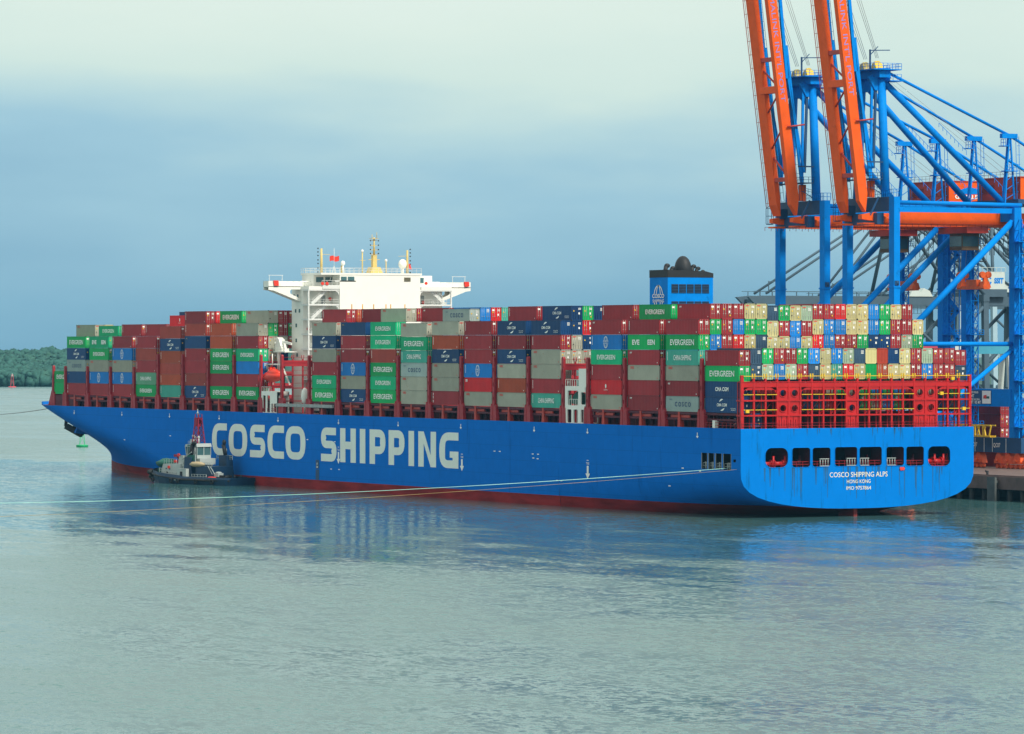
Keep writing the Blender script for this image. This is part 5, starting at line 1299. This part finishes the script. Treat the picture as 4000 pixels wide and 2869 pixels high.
tp(lambda b: (b.tube((-13,1,2.2),(-13,2.6,2.2),.7,10), b.box(-14,-12,.6,.9,1.5,3), b.box(-14,-12,2.7,3,1.5,3), b.tube((-15.5,-1,1.5),(-15.5,-1,3),.25,6), b.tube((-15.5,1,1.5),(-15.5,1,3),.25,6)), 'towing_winch', BLK)
tp(lambda b: (b.rail((5,3.2,6.2),(10,3.2,6.1),1.5,.9,.09,2), b.rail((10,3.2,2.9),(12.5,2.8,3.2),1.4,.9,.12,2), b.rail((-1.5,3.3,3.8),(2.8,3.3,3.8),1.6,.8,.12,2), b.rail((-2,-3.2,6),(3,-3.2,6),1.1,.9,.08,2), b.rail((-9.4,3.3,5.6),(-3.2,3.3,5.6),1.2,.8,.08,2)), 'railing', TWH)
tp(lambda b: (b.box(5.6,7.0,.6,1.8,6.2,7.2), b.tube((6.6,1,7.0),(7.6,1,8.6),.25,6), b.box(6.4,8.2,.8,1.6,8.2,9.0)), 'fire_monitor', TRD)
for x, y, z in ((4.4,2.95,9.0),(5.3,3.35,6.9),(7.7,3.5,5.0)):
    tp(lambda b: b.tube((x,y-.05,z),(x,y+.12,z),.48,12), 'life_ring', RED_MARK)
tp(lambda b: (b.box(-11.6,-9.8,1.4,3.0,2.4,3.6), b.ball((-10.7,2.2,3.7),.95,.8,.35,10,5)), 'deck_vent', TWH)
tp(lambda b: b.ball((-10.6,4.2,2.2),1.7,.6,.35,14,6), 'deck_float', RED_MARK)
tp(lambda b: (b.box(1.6,3.2,5.2,5.35,.9,1.5)), 'name_plate', TWH)

# ------------------------------------------------------------------ mooring lines and buoys
def rope(p, q, sag, r, mat, label):
    p = Vector(p); q = Vector(q); n = 40; b = MB()
    pts = [p.lerp(q, i/n)-Vector((0,0,sag*4*(i/n)*(1-i/n))) for i in range(n+1)]
    for a, c in zip(pts, pts[1:]): b.tube(a-p, c-p, r, 6)
    o = b.build('mooring_line', mat, None, p); tag(o, label, 'rope', 'mooring lines from the ship'); return o
def atd(px, z, depth): p = polar(depth, (px-2000)/17040*depth); return Vector((p.x, p.y, z))
LC = paint('line_cyan', (.36,.68,.60), .6, .1); LT = paint('line_tan', (.42,.30,.12), .7, .2); LD = paint('line_dark', (.12,.10,.10), .7, .2)
rope((-4.3,-.1,9.2), atd(-60, 4.3, 760), 1.1, .055, LC, 'bright turquoise mooring line running from the side opening across the water')
rope((-.1,6.0,9.5), atd(-60, 1.9, 760), .9, .032, LT, 'tan mooring line from the stern opening, lower of the two crossing the water')
rope((-345.5,2.6,15.6), atd(-60, 7.4, 1500), .4, .09, LD, 'thin dark line stretched from the bow to the left')
def buoy(x, y, s_, mat, label, h=5.0):
    g = thing('navigation_buoy', label, 'buoy', (x, y, 0), None)
    b = MB(); b.tube((0,0,-.4),(0,0,.55),1.7*s_,14,1.9*s_); b.tube((0,0,.55),(0,0,.75),1.9*s_,14,1.6*s_); b.build('float', mat, g)
    b = MB()
    for k in range(4):
        a = k*math.pi/2+.4; b.beam((1.1*s_*math.cos(a),1.1*s_*math.sin(a),.7),(.5*s_*math.cos(a),.5*s_*math.sin(a),h),.16*s_)
        c = a+math.pi/2; b.beam((.8*s_*math.cos(a),.8*s_*math.sin(a),h*.5),(.8*s_*math.cos(c),.8*s_*math.sin(c),h*.5),.1*s_); b.beam((1.05*s_*math.cos(a),1.05*s_*math.sin(a),1),(.7*s_*math.cos(c),.7*s_*math.sin(c),h*.7),.08)
    b.tube((0,0,h),(0,0,h+.15),.65*s_,8); b.build('cage', mat, g)
    b = MB(); b.tube((0,0,h-1.1),(0,0,h-.2),.35*s_,8); b.tube((0,0,h),(0,0,h+.8),.16*s_,6); b.build('lamp', TXT, g)
BG = paint('buoy_green', (.02,.42,.16), .5, .1); BRD = paint('buoy_red', (.55,.05,.07), .5, .1)
buoy(-566, 102, 1.0, BG, 'green cage buoy floating beside the anchor at the ship bow', 6.2)
buoy(-2249, 737, 1.5, BRD, 'red buoy floating far off near the left river bank', 9)
buoy(-560, 112, .32, BRD, 'tiny red and white buoy floating just right of the green buoy', 2.0)

# ------------------------------------------------------------------ haze in the air
hz = MB(); hz.box(-9500, 1500, -2300, 9500, -4, 135)
ho = structure('haze', hz, [], 'stuff')
hm = bpy.data.materials.new('haze_air'); hm.use_nodes = True; t = hm.node_tree; t.nodes.clear()
vo = t.nodes.new('ShaderNodeOutputMaterial'); pv = t.nodes.new('ShaderNodeVolumePrincipled')
pv.inputs['Color'].default_value = (.18, .52, .80, 1); pv.inputs['Density'].default_value = .00004; pv.inputs['Anisotropy'].default_value = .1
t.links.new(pv.outputs[0], vo.inputs['Volume']); ho.data.materials.append(hm)
